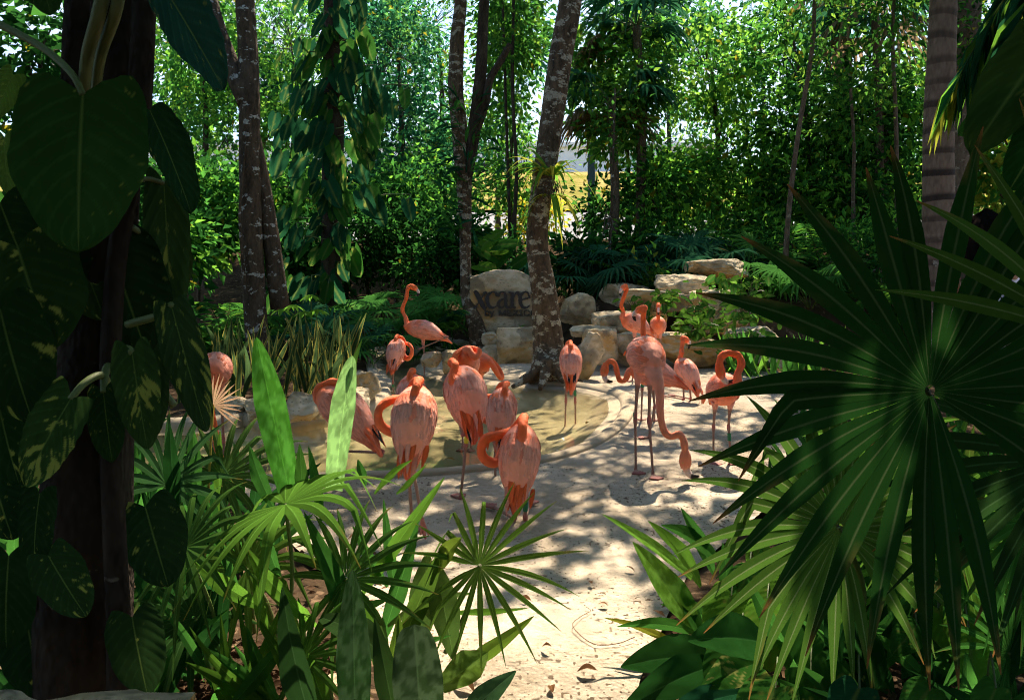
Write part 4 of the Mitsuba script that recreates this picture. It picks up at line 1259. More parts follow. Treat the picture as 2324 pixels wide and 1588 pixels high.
# trunk with large climbing variegated leaves
vt = thing('vine_tree', 'straight trunk wrapped in large hanging variegated climber leaves', 'tree')
v, f = tube(spline([base_of(752, 15)] + V([(752, 620, 15), (755, 400, 15), (757, 200, 15), (760, 0, 15), (764, -300, 15)]), 20), [.2] * 20, sides=12)
scene[vt + '__trunk'] = mikit.ply((v, f), 'bark_dark', True)
rng = np.random.default_rng(8)
cl = thing('climbing_vine', 'climber with big drooping cream streaked leaves all over the straight trunk', 'climbing plant')
spots = [(845, 265, .62), (838, 225, .5), (690, 300, .5), (800, 160, .5), (700, 210, .45), (820, 95, .5), (735, 60, .45), (815, 385, .55), (815, 40, .5), (720, 130, .5), (650, 500, .5), (840, 330, .45)]
for k in range(165):
    if k < len(spots):
        x, y, L = spots[k]
    else:
        x, y, L = 757 + rng.normal() * 60, rng.uniform(-30, 700), rng.uniform(.28, .55)
    p = at(x, y, 15 - rng.uniform(.1, .5))
    out = np.array([np.sign(x - 757 + rng.normal() * 20) * rng.uniform(.1, .6), -.35, -1.0])
    p = p + np.array([0, 0, L * .4])
    hb = heart(p, p + unit(out) * L, L * .62, np.array([rng.normal() * .5, -1.0, .45]), TEAL * rng.uniform(.8, 1.5) if rng.uniform() < .6 else G_MID, k, cream=.5 if rng.uniform() < .5 else .25, n=11, m=9, sag=.15, ripple=.012, detail=False)
    hb.part(cl, 'leaf', 'leaf_soft')
    if k % 3 == 0:
        stem(cl, 'petiole', [p, p + [0, .1, .12], [at(757, y, 15)[0], 14.85, p[2] + .05]], .008, .010, (.10, .14, .04), n=6)
# epiphyte covered tree, two dark limbs above and a thin trunk below
et = tree('epiphyte_tree', 'thin leaning trunk that splits into two dark limbs, covered in orchid like leaves', 'tree',
          [at(1088, 778, 13.6) + [0, 0, -.2]] + V([(1082, 740, 13.6), (1061, 680, 13.7), (1056, 600, 13.8), (1056, 500, 13.9), (1052, 400, 14), (1040, 260, 14), (1034, 200, 14), (1038, 80, 14.1), (1046, -10, 14.2)]) + [at(1050, -300, 14.3)],
          [.17, .15, .11, .095, .11, .14, .14, .13, .12, .11, .06], 'bark_lichen', [(shade(-1.2, 11, 9.6), (1.6, 1.2, .7), 714), (shade(.6, 10.2, 9.2), (1.5, 1.2, .7), 646), (shade(1.0, 13, 9.8), (1.6, 1.2, .7), 714), (shade(-3.4, 12.2, 9.5), (1.7, 1.3, .7), 884)], .21, seed=9, sides=12)
for pts, r in (([(1052, 420, 14), (1075, 300, 14), (1090, 180, 14), (1096, 60, 14.1), (1102, -60, 14.2)], (.13, .08)), ([(1078, 300, 14), (1100, 240, 13.9), (1112, 180, 13.9), (1135, 140, 13.9), (1158, 100, 13.9)], (.08, .05))):
    v, f = tube(spline(V(pts), 16), np.linspace(*r, 16), sides=9)
    MB().add(v, f, (1, 1, 1)).part(et, 'limb', 'bark_dark')
ep = thing('epiphyte', 'clumps of long stiff epiphyte leaves around the splitting dark trunk', 'epiphyte plant')
for k in range(150):
    y = rng.uniform(215, 560)
    x = 1062 + rng.normal() * (34 if y < 470 else 24)
    p = at(x, y, 14 - rng.uniform(0, .4))
    d = np.array([np.sign(x - 1062) * rng.uniform(.2, 1) + rng.normal() * .3, -.4, rng.uniform(-.5, .9)])
    L = rng.uniform(.22, .42)
    lance(p, p + unit(d) * L, L * .26, [0, -.6, 1], rng.uniform(.02, .12), .3, (TEAL if rng.uniform() < .6 else G_MID) * rng.uniform(.7, 1.5), 'plain', k, n=7).part(ep, 'leaf', 'leaf_soft')

# ringed palm trunk and its neighbour at the right
pt = thing('palm_tree', 'thick smooth palm trunk with dark rings at the upper right', 'palm tree')
q = spline([base_of(2130, 12)] + V([(2130, 520, 12), (2130, 300, 12), (2137, 120, 12), (2141, 0, 12), (2146, -260, 12)]), 40)
v, f = tube(q, np.interp(np.linspace(0, 1, 40), [0, .3, 1], [.235, .215, .165]) * (1 + .02 * (np.arange(40) % 3 == 0)), sides=22)
scene[pt + '__trunk'] = mikit.ply((v, f), 'bark_ringed', True)
pt2 = tree('pale_trunk_tree', 'pale pinkish trunk standing just behind the ringed palm trunk', 'tree', [base_of(2180, 14.5)] + V([(2172, 500, 14.5), (2180, 300, 14.5), (2192, 120, 14.5), (2200, 0, 14.5), (2212, -300, 14.5)]), [.28, .25, .23, .21, .2, .16], 'bark_palm',
             [(shade(3.6, 9.4, 7.8), (1.6, 1.2, .8), 714), (shade(5.2, 8.6, 7.6), (1.6, 1.2, .8), 1020), vb(2200, 60, 50, 90, 14.2, 500)], .16, seed=12, sides=14)
for k, (x, y) in enumerate(((2000, -120), (2270, -150))):
    crownk = q[-1] + np.array([0, 0, .2])
rng = np.random.default_rng(14)
for k in range(11):
    a = k * 2 * PI / 11 + .2
    feather_palm(pt, q[-1], [(np.array([math.cos(a), math.sin(a), 0]), rng.uniform(2.3, 2.8), rng.uniform(.2, .9))], 20 + k, .5, .09, G_MID, per=30, bend=.75)

# ---------------------------------------------------------------- leafy trees and shrubs that fill the background
YG = (G_MID, np.array([.060, .17, .025]), np.array([.16, .30, .035]))
BL = (TEAL * .9, TEAL * 1.4, np.array([.07, .20, .05]))
DK = (G_DARK * .6, G_DARK, G_MID)


def bg(label, x, d, blobs, r=.08, top=None, size=.14, pal=None, bsdf='bark_grey', seed=0, name='leafy_tree', cat='tree', group='trees behind the pond', young=.25, aspect=.56, **kw):
    o = base_of(x, d)
    bl = [vb(*q[:5], int(q[5] * ((.5 if d < 21 else .64) if name == 'leafy_tree' else .9))) for q in blobs]
    cz = max(float(c[0][2]) for c in bl)
    tx = np.mean([c[0][0] for c in bl])
    tp = [o, o + [0.05, 0, (cz - o[2]) * .35], np.array([(o[0] + tx) / 2 + .1, d, o[2] + (cz - o[2]) * .7]), np.array([tx, d, cz])] if top is None else [o] + V(top)
    return tree(name, label, cat, tp, [r, r * .85, r * .7, r * .35], bsdf, bl, size * 1.25, group, seed, 8, young=young, pal=pal, aspect=aspect, tone=.55, **kw)


n = 1.0
bg('tall tree with fine bluish foliage left of the forked tree', 470, 21, [(440, 90, 130, 120, 21, 3600), (400, 300, 90, 120, 20.5, 2400), (520, 300, 70, 130, 21, 1800)], .1, size=.13, pal=YG, seed=31)
bg('tree with pale lit leaves between the forked tree and the vine wrapped trunk', 660, 23, [(660, 90, 90, 140, 23, 3200), (650, 320, 80, 140, 23, 2600), (690, 470, 70, 90, 21, 1500)], .09, size=.14, pal=YG, seed=32)
bg('tree with dark bluish leaves right of the vine wrapped trunk', 905, 22, [(900, 120, 110, 140, 22, 4200), (920, 310, 110, 120, 22, 4000), (870, 440, 90, 80, 20, 2200)], .1, size=.13, pal=BL, seed=33)
bg('tree whose light top shows between the two dark limbs and the vine wrapped trunk', 1000, 26, [(980, 60, 120, 110, 26, 3000), (1010, 230, 80, 120, 26, 2000)], .1, size=.15, pal=YG, seed=34)
bg('slender tree with leafy twigs just left of the bromeliad', 1160, 19, [(1150, 130, 80, 130, 19, 2600), (1170, 60, 70, 80, 19, 1600), (1150, 270, 60, 80, 19, 1500), (1180, 400, 60, 80, 19, 1600), (1110, 420, 50, 60, 19, 900)], .05, [(1163, 560, 19), (1158, 400, 19), (1166, 250, 19), (1160, 60, 19)], .14, YG, seed=35)
bg('bright yellow green tree right of the upper lichen covered trunk', 1420, 19, [(1400, 100, 110, 110, 19, 3000), (1390, 260, 90, 90, 18.5, 2000), (1470, 180, 90, 80, 18, 1900), (1340, 180, 60, 120, 19, 1400)], .06, size=.15, pal=YG, seed=36, young=.45)
bg('dense tree with yellow green sprays above the wall, left of centre right', 1620, 20, [(1600, 150, 120, 130, 20, 4200), (1630, 330, 130, 120, 20, 4600), (1560, 430, 100, 90, 19, 2600), (1700, 440, 90, 100, 19, 2600)], .09, size=.14, pal=YG, seed=37, young=.4)
bg('broad leafy tree behind the creeper covered rocks', 1830, 19, [(1820, 280, 120, 120, 19, 4000), (1830, 430, 140, 90, 18.5, 3400), (1780, 120, 100, 110, 20, 2800), (1760, 540, 110, 80, 18, 2600)], .09, size=.15, pal=(G_DARK, G_MID, G_YOUNG), seed=38, young=.4)
bg('loose tree with hanging leafy branches left of the ringed palm', 1990, 18, [(1970, 250, 100, 110, 18, 3000), (2010, 370, 100, 110, 18, 3000), (2050, 150, 70, 110, 18.5, 1500), (1950, 480, 100, 80, 17.5, 2200)], .07, size=.16, pal=(G_DARK, G_MID, G_YOUNG), seed=39, young=.35)
bg('yellowing tree behind the big leaf at the right edge', 2290, 17, [(2290, 120, 90, 130, 17, 2600), (2270, 300, 80, 120, 17, 2000), (2260, 430, 80, 100, 17, 2000)], .07, size=.14, pal=(G_MID, G_YOUNG, G_YELLOW * .8), seed=40, young=.4)
bg('far airy tree at the top between the yellow green tree and the dense tree', 1510, 27, [(1510, 60, 110, 90, 27, 2400), (1500, 330, 90, 120, 26, 1900)], .09, size=.16, pal=BL, seed=41)
bg('far dark tree behind the slender twigs at the top right', 1900, 26, [(1850, 120, 80, 100, 26, 1500), (1930, 330, 120, 130, 25, 3000)], .1, size=.15, pal=BL, seed=42)
bg('dark leafy tree filling the upper left corner behind the hanging leaf', 110, 9, [(90, 120, 120, 160, 9, 2400), (60, 330, 110, 120, 9, 1500), (330, 420, 70, 120, 12, 900)], .07, size=.11, pal=(G_DARK, G_DARK, G_MID), seed=43)
bg('shaded bush with small leaves under the vine wrapped trunk', 830, 17, [(820, 560, 100, 80, 17, 2600), (700, 600, 90, 80, 16.5, 2200), (930, 540, 90, 90, 17.5, 2400)], .04, size=.12, pal=DK, seed=44, name='shrub', cat='shrub', group='shrubs behind the pond')
bg('shaded bush behind the thin leaning trunk and the sign boulder', 1120, 16.5, [(1040, 560, 70, 90, 16.5, 1700), (1130, 590, 60, 60, 16, 900), (980, 610, 70, 60, 16, 1200)], .04, size=.13, pal=DK, seed=45, name='shrub', cat='shrub', group='shrubs behind the pond')
bg('dark bush filling the gap above the pale rounded boulder', 1340, 16, [(1310, 600, 60, 60, 16, 1000), (1440, 590, 80, 70, 16.5, 1500), (1380, 470, 70, 60, 18.5, 900)], .04, size=.13, pal=DK, seed=46, name='shrub', cat='shrub', group='shrubs behind the pond')
bg('tangled bush with thin stems behind the orange slabs', 1600, 17, [(1560, 560, 110, 60, 17, 2200), (1690, 570, 100, 70, 17, 2400), (1800, 590, 80, 70, 16, 2000)], .04, size=.11, pal=(G_DARK, G_MID, G_YOUNG), seed=47, name='shrub', cat='shrub', group='shrubs behind the pond', aspect=.35)
bg('leafy bush behind the large fan palm, below the loose tree', 1950, 15, [(1930, 600, 110, 90, 15, 3000), (2050, 560, 90, 80, 15.5, 2000), (2130, 620, 70, 60, 15, 900)], .04, size=.11, pal=(G_DARK, G_MID, G_YOUNG), seed=48, name='shrub', cat='shrub', group='shrubs behind the pond', aspect=.35)
bg('bush between the forked tree and the left trunk, lit from behind', 450, 17, [(420, 430, 90, 90, 17, 1700), (500, 470, 90, 90, 17, 1900), (400, 560, 70, 70, 15, 1200)], .04, size=.13, pal=(G_DARK, G_MID, G_YOUNG), seed=49, name='shrub', cat='shrub', group='shrubs behind the pond')
bg('yellow flowering bush on the lawn seen left of the lichen covered trunk', 1195, 24, [(1190, 490, 40, 50, 24, 700), (1250, 480, 30, 30, 24, 300)], .03, size=.13, pal=(G_YOUNG, G_YELLOW, np.array([.5, .38, .03])), seed=50, name='shrub', cat='shrub', group='shrubs behind the pond', young=.5)
bg('small bush with pale leaf sprays right of the rounded boulder tree gap', 1540, 14.6, [(1480, 640, 60, 40, 14.8, 500)], .02, size=.10, pal=(G_MID, G_YOUNG, G_YELLOW), seed=51, name='shrub', cat='shrub', group='shrubs behind the pond')

bg('mid height tree filling the gap left of the forked tree below the sky', 380, 19, [(400, 470, 110, 90, 19, 2400), (500, 520, 80, 70, 18, 1500)], .05, size=.15, pal=YG, seed=61, young=.3)
bg('tree of medium height between the forked tree and the vine wrapped trunk, before the lawn', 680, 19, [(670, 420, 80, 70, 19, 1500), (640, 540, 60, 60, 18, 1000)], .05, size=.15, pal=(G_DARK, G_MID, G_YOUNG), seed=62, young=.3)
bg('tree of medium height in front of the white building, right of the vine wrapped trunk', 900, 18.5, [(880, 470, 90, 80, 18.5, 2200), (960, 420, 80, 80, 19, 1800), (1000, 520, 60, 60, 18, 1000)], .05, size=.14, pal=(G_DARK, G_MID, G_YOUNG), seed=63, young=.3)
bg('tree of medium height right of the road gap, in front of the dense tree', 1500, 18, [(1490, 430, 70, 80, 18, 1700), (1470, 540, 60, 60, 17, 1200)], .05, size=.14, pal=(G_DARK, G_MID, G_YOUNG), seed=64, young=.4)
bg('tall far tree whose top closes the sky left of the vine wrapped trunk', 600, 27, [(610, 60, 110, 110, 27, 3600), (680, 210, 110, 90, 27, 3000), (560, 180, 80, 100, 26, 2000)], .1, size=.16, pal=BL, seed=65, young=.25)
bg('tall far tree behind the vine wrapped trunk at the top of the picture', 820, 28, [(830, 50, 120, 90, 28, 3400), (850, 230, 110, 110, 28, 3400), (1010, 350, 110, 90, 27, 2600)], .1, size=.16, pal=BL, seed=66, young=.25)
bg('tall far tree whose leaves show left of the forked tree at the top', 400, 26, [(400, 60, 110, 100, 26, 2600), (420, 230, 100, 110, 26, 2200)], .1, size=.16, pal=(TEAL, G_MID, G_YOUNG), seed=67, young=.25)
bg('far tree closing the gap over the white building left of the bromeliad', 1130, 28, [(1120, 300, 70, 60, 28, 1100), (1200, 90, 60, 90, 28, 1200)], .1, size=.16, pal=BL, seed=68, young=.3)
bg('far tree at the top between the dense tree and the slanting trunk', 1720, 27, [(1700, 60, 120, 90, 27, 3000), (1760, 250, 110, 100, 26, 2600)], .1, size=.16, pal=(TEAL, G_MID, G_YOUNG), seed=69, young=.35)
bg('leafy tree at the far right behind the two palm trunks', 2150, 20, [(2110, 150, 90, 120, 20, 2400), (2150, 330, 90, 110, 19, 2200), (2230, 480, 80, 80, 18, 1600)], .08, size=.15, pal=YG, seed=70, young=.4)
bg('dark far thicket left of the forked tree, in front of the lawn', 420, 24, [(400, 440, 130, 60, 24, 900), (560, 450, 100, 60, 24, 800)], .04, size=.24, pal=(G_DARK * .7, G_DARK, G_MID), seed=310, name='shrub', cat='shrub', group='shrubs behind the pond')
bg('dark far thicket behind the vine wrapped trunk, in front of the lawn', 780, 24, [(700, 450, 110, 60, 24, 900), (850, 450, 110, 60, 24, 900), (980, 440, 90, 60, 24, 700)], .04, size=.24, pal=(G_DARK * .7, G_DARK, G_MID), seed=311, name='shrub', cat='shrub', group='shrubs behind the pond')
bg('dark far thicket right of the road gap, in front of the lawn', 1560, 24, [(1500, 440, 90, 70, 24, 900), (1640, 440, 110, 80, 24, 1100)], .04, size=.24, pal=(G_DARK * .7, G_DARK, G_MID), seed=312, name='shrub', cat='shrub', group='shrubs behind the pond')
bg('dark far thicket behind the slanting trunk, in front of the lawn', 1850, 24, [(1800, 440, 110, 80, 24, 1100), (1960, 440, 110, 80, 24, 1100), (2090, 430, 90, 80, 24, 900)], .04, size=.24, pal=(G_DARK * .7, G_DARK, G_MID), seed=313, name='shrub', cat='shrub', group='shrubs behind the pond')
bg('shrub behind the near dark trunk at the left, seen through the hanging leaves', 280, 12, [(260, 520, 110, 110, 12, 1500), (300, 660, 90, 90, 12, 1000)], .04, size=.13, pal=DK, seed=321, name='shrub', cat='shrub', group='shrubs behind the pond')
bg('shrub at the left edge of the picture behind the giant climber leaves', 60, 11, [(40, 560, 130, 140, 11, 1600), (120, 700, 100, 80, 11, 900)], .04, size=.13, pal=DK, seed=322, name='shrub', cat='shrub', group='shrubs behind the pond')
bg('shrub left of the snake plants, under the hanging variegated leaf', 380, 10.5, [(350, 760, 80, 80, 10.5, 700)], .03, size=.12, pal=DK, seed=323, name='shrub', cat='shrub', group='shrubs behind the pond')
# slender trunks
for lab, pts, r, bs in (('slender dark twin stem left of the bromeliad', [(1166, 640, 17), (1168, 500, 17), (1172, 380, 17), (1163, 200, 17.2), (1166, -20, 17.4)], .05, 'bark_dark'),
                        ('second slender dark stem touching the first, left of the bromeliad', [(1160, 640, 17.2), (1156, 480, 17.2), (1150, 300, 17.3), (1140, -20, 17.6)], .045, 'bark_dark'),
                        ('thin bare stem in front of the road, right of the lichen covered trunk', [(1376, 640, 16), (1386, 520, 16), (1390, 400, 16), (1396, 200, 16.3)], .035, 'bark_grey'),
                        ('slanting slender brown trunk above the creeper covered rocks', [(1780, 650, 15), (1790, 480, 15), (1812, 300, 15), (1842, 120, 15), (1850, -20, 15)], .06, 'bark_palm'),
                        ('thin brown trunk halfway between the slanting trunk and the ringed palm', [(1940, 620, 16), (1936, 450, 16), (1938, 330, 16), (1930, 200, 16)], .05, 'bark_palm'),
                        ('thin upright brown trunk just left of the ringed palm', [(2036, 640, 16), (2036, 500, 16), (2034, 300, 16), (2026, 100, 16), (2030, -20, 16)], .055, 'bark_palm')):
    k = thing('slender_tree', lab, 'tree', 'slender trunks behind the pond')
    p = V(pts)
    p = [np.array([p[0][0], p[0][1], gz(p[0]) - .05])] + p
    v, f = tube(spline(p, 20), np.linspace(r, r * .6, 20), sides=8)
    scene[k + '__trunk'] = mikit.ply((v, f), bs, True)
    rr = np.random.default_rng(int(p[1][0] * 100) % 1000 + 77)
    crown_leaves(rr, [(p[-1] + [0, 0, .3], (.9, .9, .7), 500), ((p[-1] + p[-2]) / 2, (.7, .7, .7), 320)], .15, pal=YG).part(k, 'crown', 'leaf_soft', stuff=True)
# far palms: fan crowns with hanging dry skirts
for i, (lab, x, yt, d, r) in enumerate((('far fan palm with a dry brown skirt in front of the sky', 1385, 225, 17.6, .11), ('far thick pale palm trunk at the top with drooping fan leaves', 1906, -40, 20.5, .27), ('far fan palm with hanging dead leaves left of the lamp', 1445, 60, 18, .12), ('far palm whose fans hang at the top right of the slanting trunk', 1985, 20, 17.5, .10))):
    k = thing('far_palm', lab, 'palm tree', 'fan palms in the background')
    o, t = base_of(x, d), at(x, yt, d)
    v, f = tube(spline([o, (o + t) / 2 + [.1, 0, 0], t], 14), np.linspace(r, r * .8, 14), sides=10)
    scene[k + '__trunk'] = mikit.ply((v, f), 'bark_palm', True)
    rr = np.random.default_rng(60 + i)
    for j in range(16):
        a, el = rr.uniform(0, 2 * PI), rr.uniform(-.5, .9)
        dd = np.array([math.cos(a), math.sin(a), el])
        h = t + unit(dd) * rr.uniform(.5, .9)
        dead = el < -.15
        fan(k, 'frond', h, unit(dd + [0, 0, -.35]), np.cross(dd, np.cross([0, 0, 1.0], dd)), .85, 14, 200, .4, droop=.6, col=(.16, .11, .06) if dead else TEAL * 1.2, seed=j + 100 * i, single=True, cols=3, sec=5)
        stem(k, 'petiole', [t, h], .015, .01, (.09, .11, .04), n=3)

# lamp post
lp = thing('lamp_post', 'grey lamp post with a tapered head and pale rim among the trees', 'lamp post')
D = 19.2
o, t = base_of(1460, D), at(1460, 224, D)
plain('grey_metal', (.06, .085, .09), .5)
plain('pale_metal', (.6, .6, .58), .5)
v, f = tube(np.array([o, t]), [.075, .07], sides=12)
scene[lp + '__post'] = mikit.ply((v, f), 'grey_metal', 30)
v, f = tube(np.array([t + [0, 0, -.1], t, t + [0, 0, .17], t + [0, 0, .40]]), [.07, .10, .14, .185], sides=16)
scene[lp + '__lamp_head'] = mikit.ply((v, f), 'grey_metal', 30)
v, f = tube(np.array([t + [0, 0, .40], t + [0, 0, .43]]), [.21, .21], sides=16)
scene[lp + '__rim'] = mikit.ply((v, f), 'pale_metal', 30)
lp2 = thing('utility_pole', 'bluish straight pole in front of the white building', 'pole')
v, f = tube(np.array([base_of(1342, 26), at(1342, 250, 26)]), [.14, .12], sides=10)
scene[lp2] = mikit.ply((v, f), 'grey_metal', 30)
# small sign with white letters at the left
sg = thing('notice_sign', 'small dark notice board with white capital letters among the leaves', 'sign')
D = 9.0
c0 = at(343, 574, D)
m = boxm(c0 + [-.22, 0, -.11], c0 + [.24, .02, .11])
scene[sg + '__board'] = mikit.ply(m, plain('dark_board', (.012, .012, .012)))
scene[sg + '__post'] = mikit.ply(tube(np.array([[c0[0], D + .04, gz(c0)], c0 + [0, .04, .1]]), [.025, .025], sides=8), 'dark_board', 30)
for w, dx, dz in (('ACCESO', -.06, .01), ('PARQUE', -.03, -.07)):
    m = meshkit.text_mesh(w, .055, .004)
    q = np.array(m.vertices)
    scene[new(sg + '__lettering')] = mikit.ply((np.column_stack([q[:, 0] * .8 + c0[0] + dx, D - .004 + q[:, 2] * 0 - q[:, 2], q[:, 1] + c0[2] + dz]), np.array(m.faces)), 'white_wall')

# ---------------------------------------------------------------- the understory round the pond


def palm_clump(label, x, d, fronds, R=.5, name='fan_palm', group='fan palms behind the pond', col=G_MID, seed=0, nseg=20, z=None, single=True):
    """A low fan palm: fronds = (dx, height, face) in metres; seen from afar."""
    rng = np.random.default_rng(seed)
    key = thing(name, label, 'fan palm', group)
    o = base_of(x, d)
    for i in range(fronds):
        a = rng.uniform(0, 2 * PI)
        el = rng.uniform(.25, 1.2)
        dd = unit(np.array([math.cos(a), math.sin(a) * .7 - .25, el]))
        L = rng.uniform(.5, 1.0) * R * 2.0
        h = o + dd * L + [0, 0, .15]
        stem(key, 'petiole', [o, o + dd * L * .5 + [0, 0, .15], h], .010, .006, (.08, .12, .03), n=5)
        ax = unit(dd * [1, 1, .2] + np.array([0, -.3, -.05]) + rng.normal(size=3) * .2)
        fan(key, 'frond', h, ax, [0, -.45, 1], R * rng.uniform(.8, 1.15), nseg, 280, .34, droop=.35, col=col * rng.uniform(.7, 1.3), seed=seed * 50 + i, single=single, cols=3, sec=6)
    return key


palm_clump('fan palm lit from above, left of the sign boulder', 1000, 14.6, 12, .55, col=G_MID * 1.3, seed=1)
palm_clump('dark fan palm left of the upright flamingo head', 880, 14.2, 13, .55, col=G_MID, seed=2)
palm_clump('low fan palm hanging over the pond edge behind the tall flamingo', 835, 12.6, 6, .38, col=G_MID, seed=3)
palm_clump('spiky fan palm right of the lichen covered trunk, in front of the road', 1310, 15.0, 13, .6, col=TEAL, seed=4)
palm_clump('dark fan palm with drooping leaves above the pale rounded boulder', 1400, 15.6, 12, .6, col=TEAL, seed=5)
palm_clump('shaded fan palm between the boulder gap and the orange slabs', 1480, 15.4, 12, .6, col=TEAL, seed=6)
palm_clump('shaded fan palm with hanging leaves behind the topmost wall slab', 1580, 16.0, 12, .6, col=TEAL, seed=7)
palm_clump('fan palm in the dark behind the snake plants, left of the vine wrapped trunk', 690, 13.5, 11, .5, col=TEAL, seed=8)
palm_clump('fan palm close to the pond under the vine wrapped trunk', 770, 13.0, 10, .45, col=TEAL, seed=9)
palm_clump('fan palm behind the thin leaning trunk', 1060, 15.2, 9, .5, col=G_MID, seed=10)
palm_clump('fan palm at the back right, behind the rock wall creepers', 1720, 15.0, 11, .5, col=G_MID, seed=11)
palm_clump('fan palm behind the rock wall, nearest to the big dark frond', 1840, 14.0, 11, .5, col=G_MID, seed=12)


def bamboo_palm(label, x, d, nf, L, seed, col=G_MID, leaf=.26, rise=1.3, name='feather_palm', group='feather palms behind the pond'):
    rng = np.random.default_rng(seed)
    key = thing(name, label, 'feather palm', group)
    o = base_of(x, d)
    for i in range(nf):
        a = rng.uniform(0, 2 * PI)
        feather_palm(key, o + [rng.normal() * .12, rng.normal() * .12, 0], [(np.array([math.cos(a), math.sin(a) * .8 - .1, 0]), L * rng.uniform(.7, 1.2), rise * rng.uniform(.7, 1.2))], seed * 40 + i, leaf, .10, col, per=24, bend=.8)


bamboo_palm('feather palm with thin lit leaflets right of the hanging variegated leaves', 520, 12.5, 14, 1.3, 1, G_MID * 1.2)
bamboo_palm('feather palm left of the forked tree, half hidden by hanging leaves', 420, 12.0, 14, 1.4, 2, G_MID)
bamboo_palm('feather palm in the gap behind the forked tree', 640, 14.0, 12, 1.4, 3, G_MID)
bamboo_palm('feather palm in deep shade behind the far flamingos', 930, 13.8, 10, 1.0, 4, TEAL)
bamboo_palm('fine leaved feather palm behind the right end of the wall', 1880, 15.5, 14, 1.6, 5, G_MID * 1.2)
bamboo_palm('fine leaved feather palm below the ringed palm trunk', 2060, 13.5, 14, 1.5, 6, G_MID * 1.2)
bamboo_palm('feather palm behind the dark hut at the right', 2210, 13.5, 12, 1.6, 7, G_MID)
bamboo_palm('small feather palm at the foot of the thin leaning trunk', 1010, 13.4, 8, .6, 8, G_MID, leaf=.14)
bamboo_palm('small feather palm tucked behind the pale rounded boulder', 1420, 14.8, 9, .9, 9, G_MID, leaf=.16)
# snake plants
rng = np.random.default_rng(21)
bed = [((455, 900), 12, 'shaded snake plant behind the red breasted flamingo'), ((520, 905), 15, 'snake plant left of the forked tree foot'), ((560, 880), 12, 'snake plant in front of the forked tree'), ((640, 900), 15, 'snake plant behind the bright sword leaf'),
       ((690, 905), 16, 'tall snake plant above the rounded ochre rock'), ((735, 890), 16, 'yellow edged snake plant left of the tall pitted rock'), ((775, 870), 15, 'snake plant leaning over the tall dark pitted rock'), ((620, 850), 12, 'snake plant at the back of the bed by the forked tree'),
       ((720, 845), 14, 'snake plant at the back of the bed below the dark fan palms'), ((500, 850), 12, 'snake plant farthest left in the bed, in shade')]
for (x, y), n, lab in bed:
    k = thing('snake_plant', lab, 'snake plant', 'snake plants in the pond bed')
    o = ground(x, y, .05)
    for i in range(int(n * .8)):
        p = o + np.array([rng.normal() * .22, rng.normal() * .18, 0.0])
        p[2] = gz(p) - .03
        L = rng.uniform(.55, 1.0)
        d = unit(np.array([rng.normal() * .34, rng.normal() * .25, 1.0]))
        kind = 'margin' if rng.uniform() < .8 else 'plain'
        lance(p, p + d * L, rng.uniform(.055, .085), [rng.normal() * .6, -1, .1], rng.normal() * .09, .25, np.array([.045, .085, .03]) * rng.uniform(.7, 1.3), kind, i + int(x), n=11, peak=.55, sharp=.75, neck=.45, curl=rng.normal() * 1.2).part(k, 'leaf', 'leaf_soft')
cr = thing('compound_leaf_shrub', 'small shrub with fingered bright leaves growing among the snake plants', 'shrub')
for i, (x, y, d) in enumerate(((665, 690, 9.4), (705, 668, 9.3), (690, 705, 9.2), (640, 700, 9.6), (720, 700, 9.3))):
    h = at(x, y, d)
    o = ground(690, 880, .05)
    stem(cr, 'stem', [o, (o + h) / 2 + [.05, 0, .1], h], .008, .004, (.09, .12, .03), n=6)
    for j in range(7):
        a = j * 2 * PI / 7 + i
        dd = np.array([math.cos(a), math.sin(a), -.55])
        lance(h, h + unit(dd) * .17, .055, [0, 0, 1], .06, .2, G_YOUNG, 'plain', j, n=7).part(cr, 'leaflet', 'leaf_soft')
# strap leaved plants at the right of the sand
for (x, y), n, sc, lab in (((1700, 850), 18, 1.0, 'strap leaved plant right of the wall, leaves upright and lit'), ((1770, 880), 18, 1.0, 'strap leaved plant behind the long dark palm leaflets'), ((1830, 840), 16, 1.0, 'strap leaved plant at the back right in half shade'),
                           ((1760, 800), 14, .9, 'small strap leaved plant against the low shaded boulder'), ((1860, 930), 16, .9, 'strap leaved plant farthest right, nearest to the preening flamingo'), ((1690, 800), 12, .7, 'low strap leaved plant at the corner of the wall')):
    k = thing('strap_leaf_plant', lab, 'plant', 'strap leaved plants right of the sand')
    o = ground(x, y, 0)
    for i in range(n):
        a = rng.uniform(0, 2 * PI)
        p = o + np.array([rng.normal() * .16, rng.normal() * .16, 0])
        p[2] = gz(p) - .02
        L = rng.uniform(.5, .85) * sc
        d = unit(np.array([math.cos(a) * .55, math.sin(a) * .45, 1.0]))
        lance(p, p + d * L, rng.uniform(.06, .09), np.array([math.cos(a), math.sin(a) - .3, .6]) * -1, -rng.uniform(.05, .2), .3, (G_YOUNG if rng.uniform() < .4 else G_MID) * rng.uniform(.8, 1.3), 'plain', i + int(x), n=9, peak=.5, neck=.4, sag=np.array([0, 0, -.02])).part(k, 'leaf', 'leaf_soft')
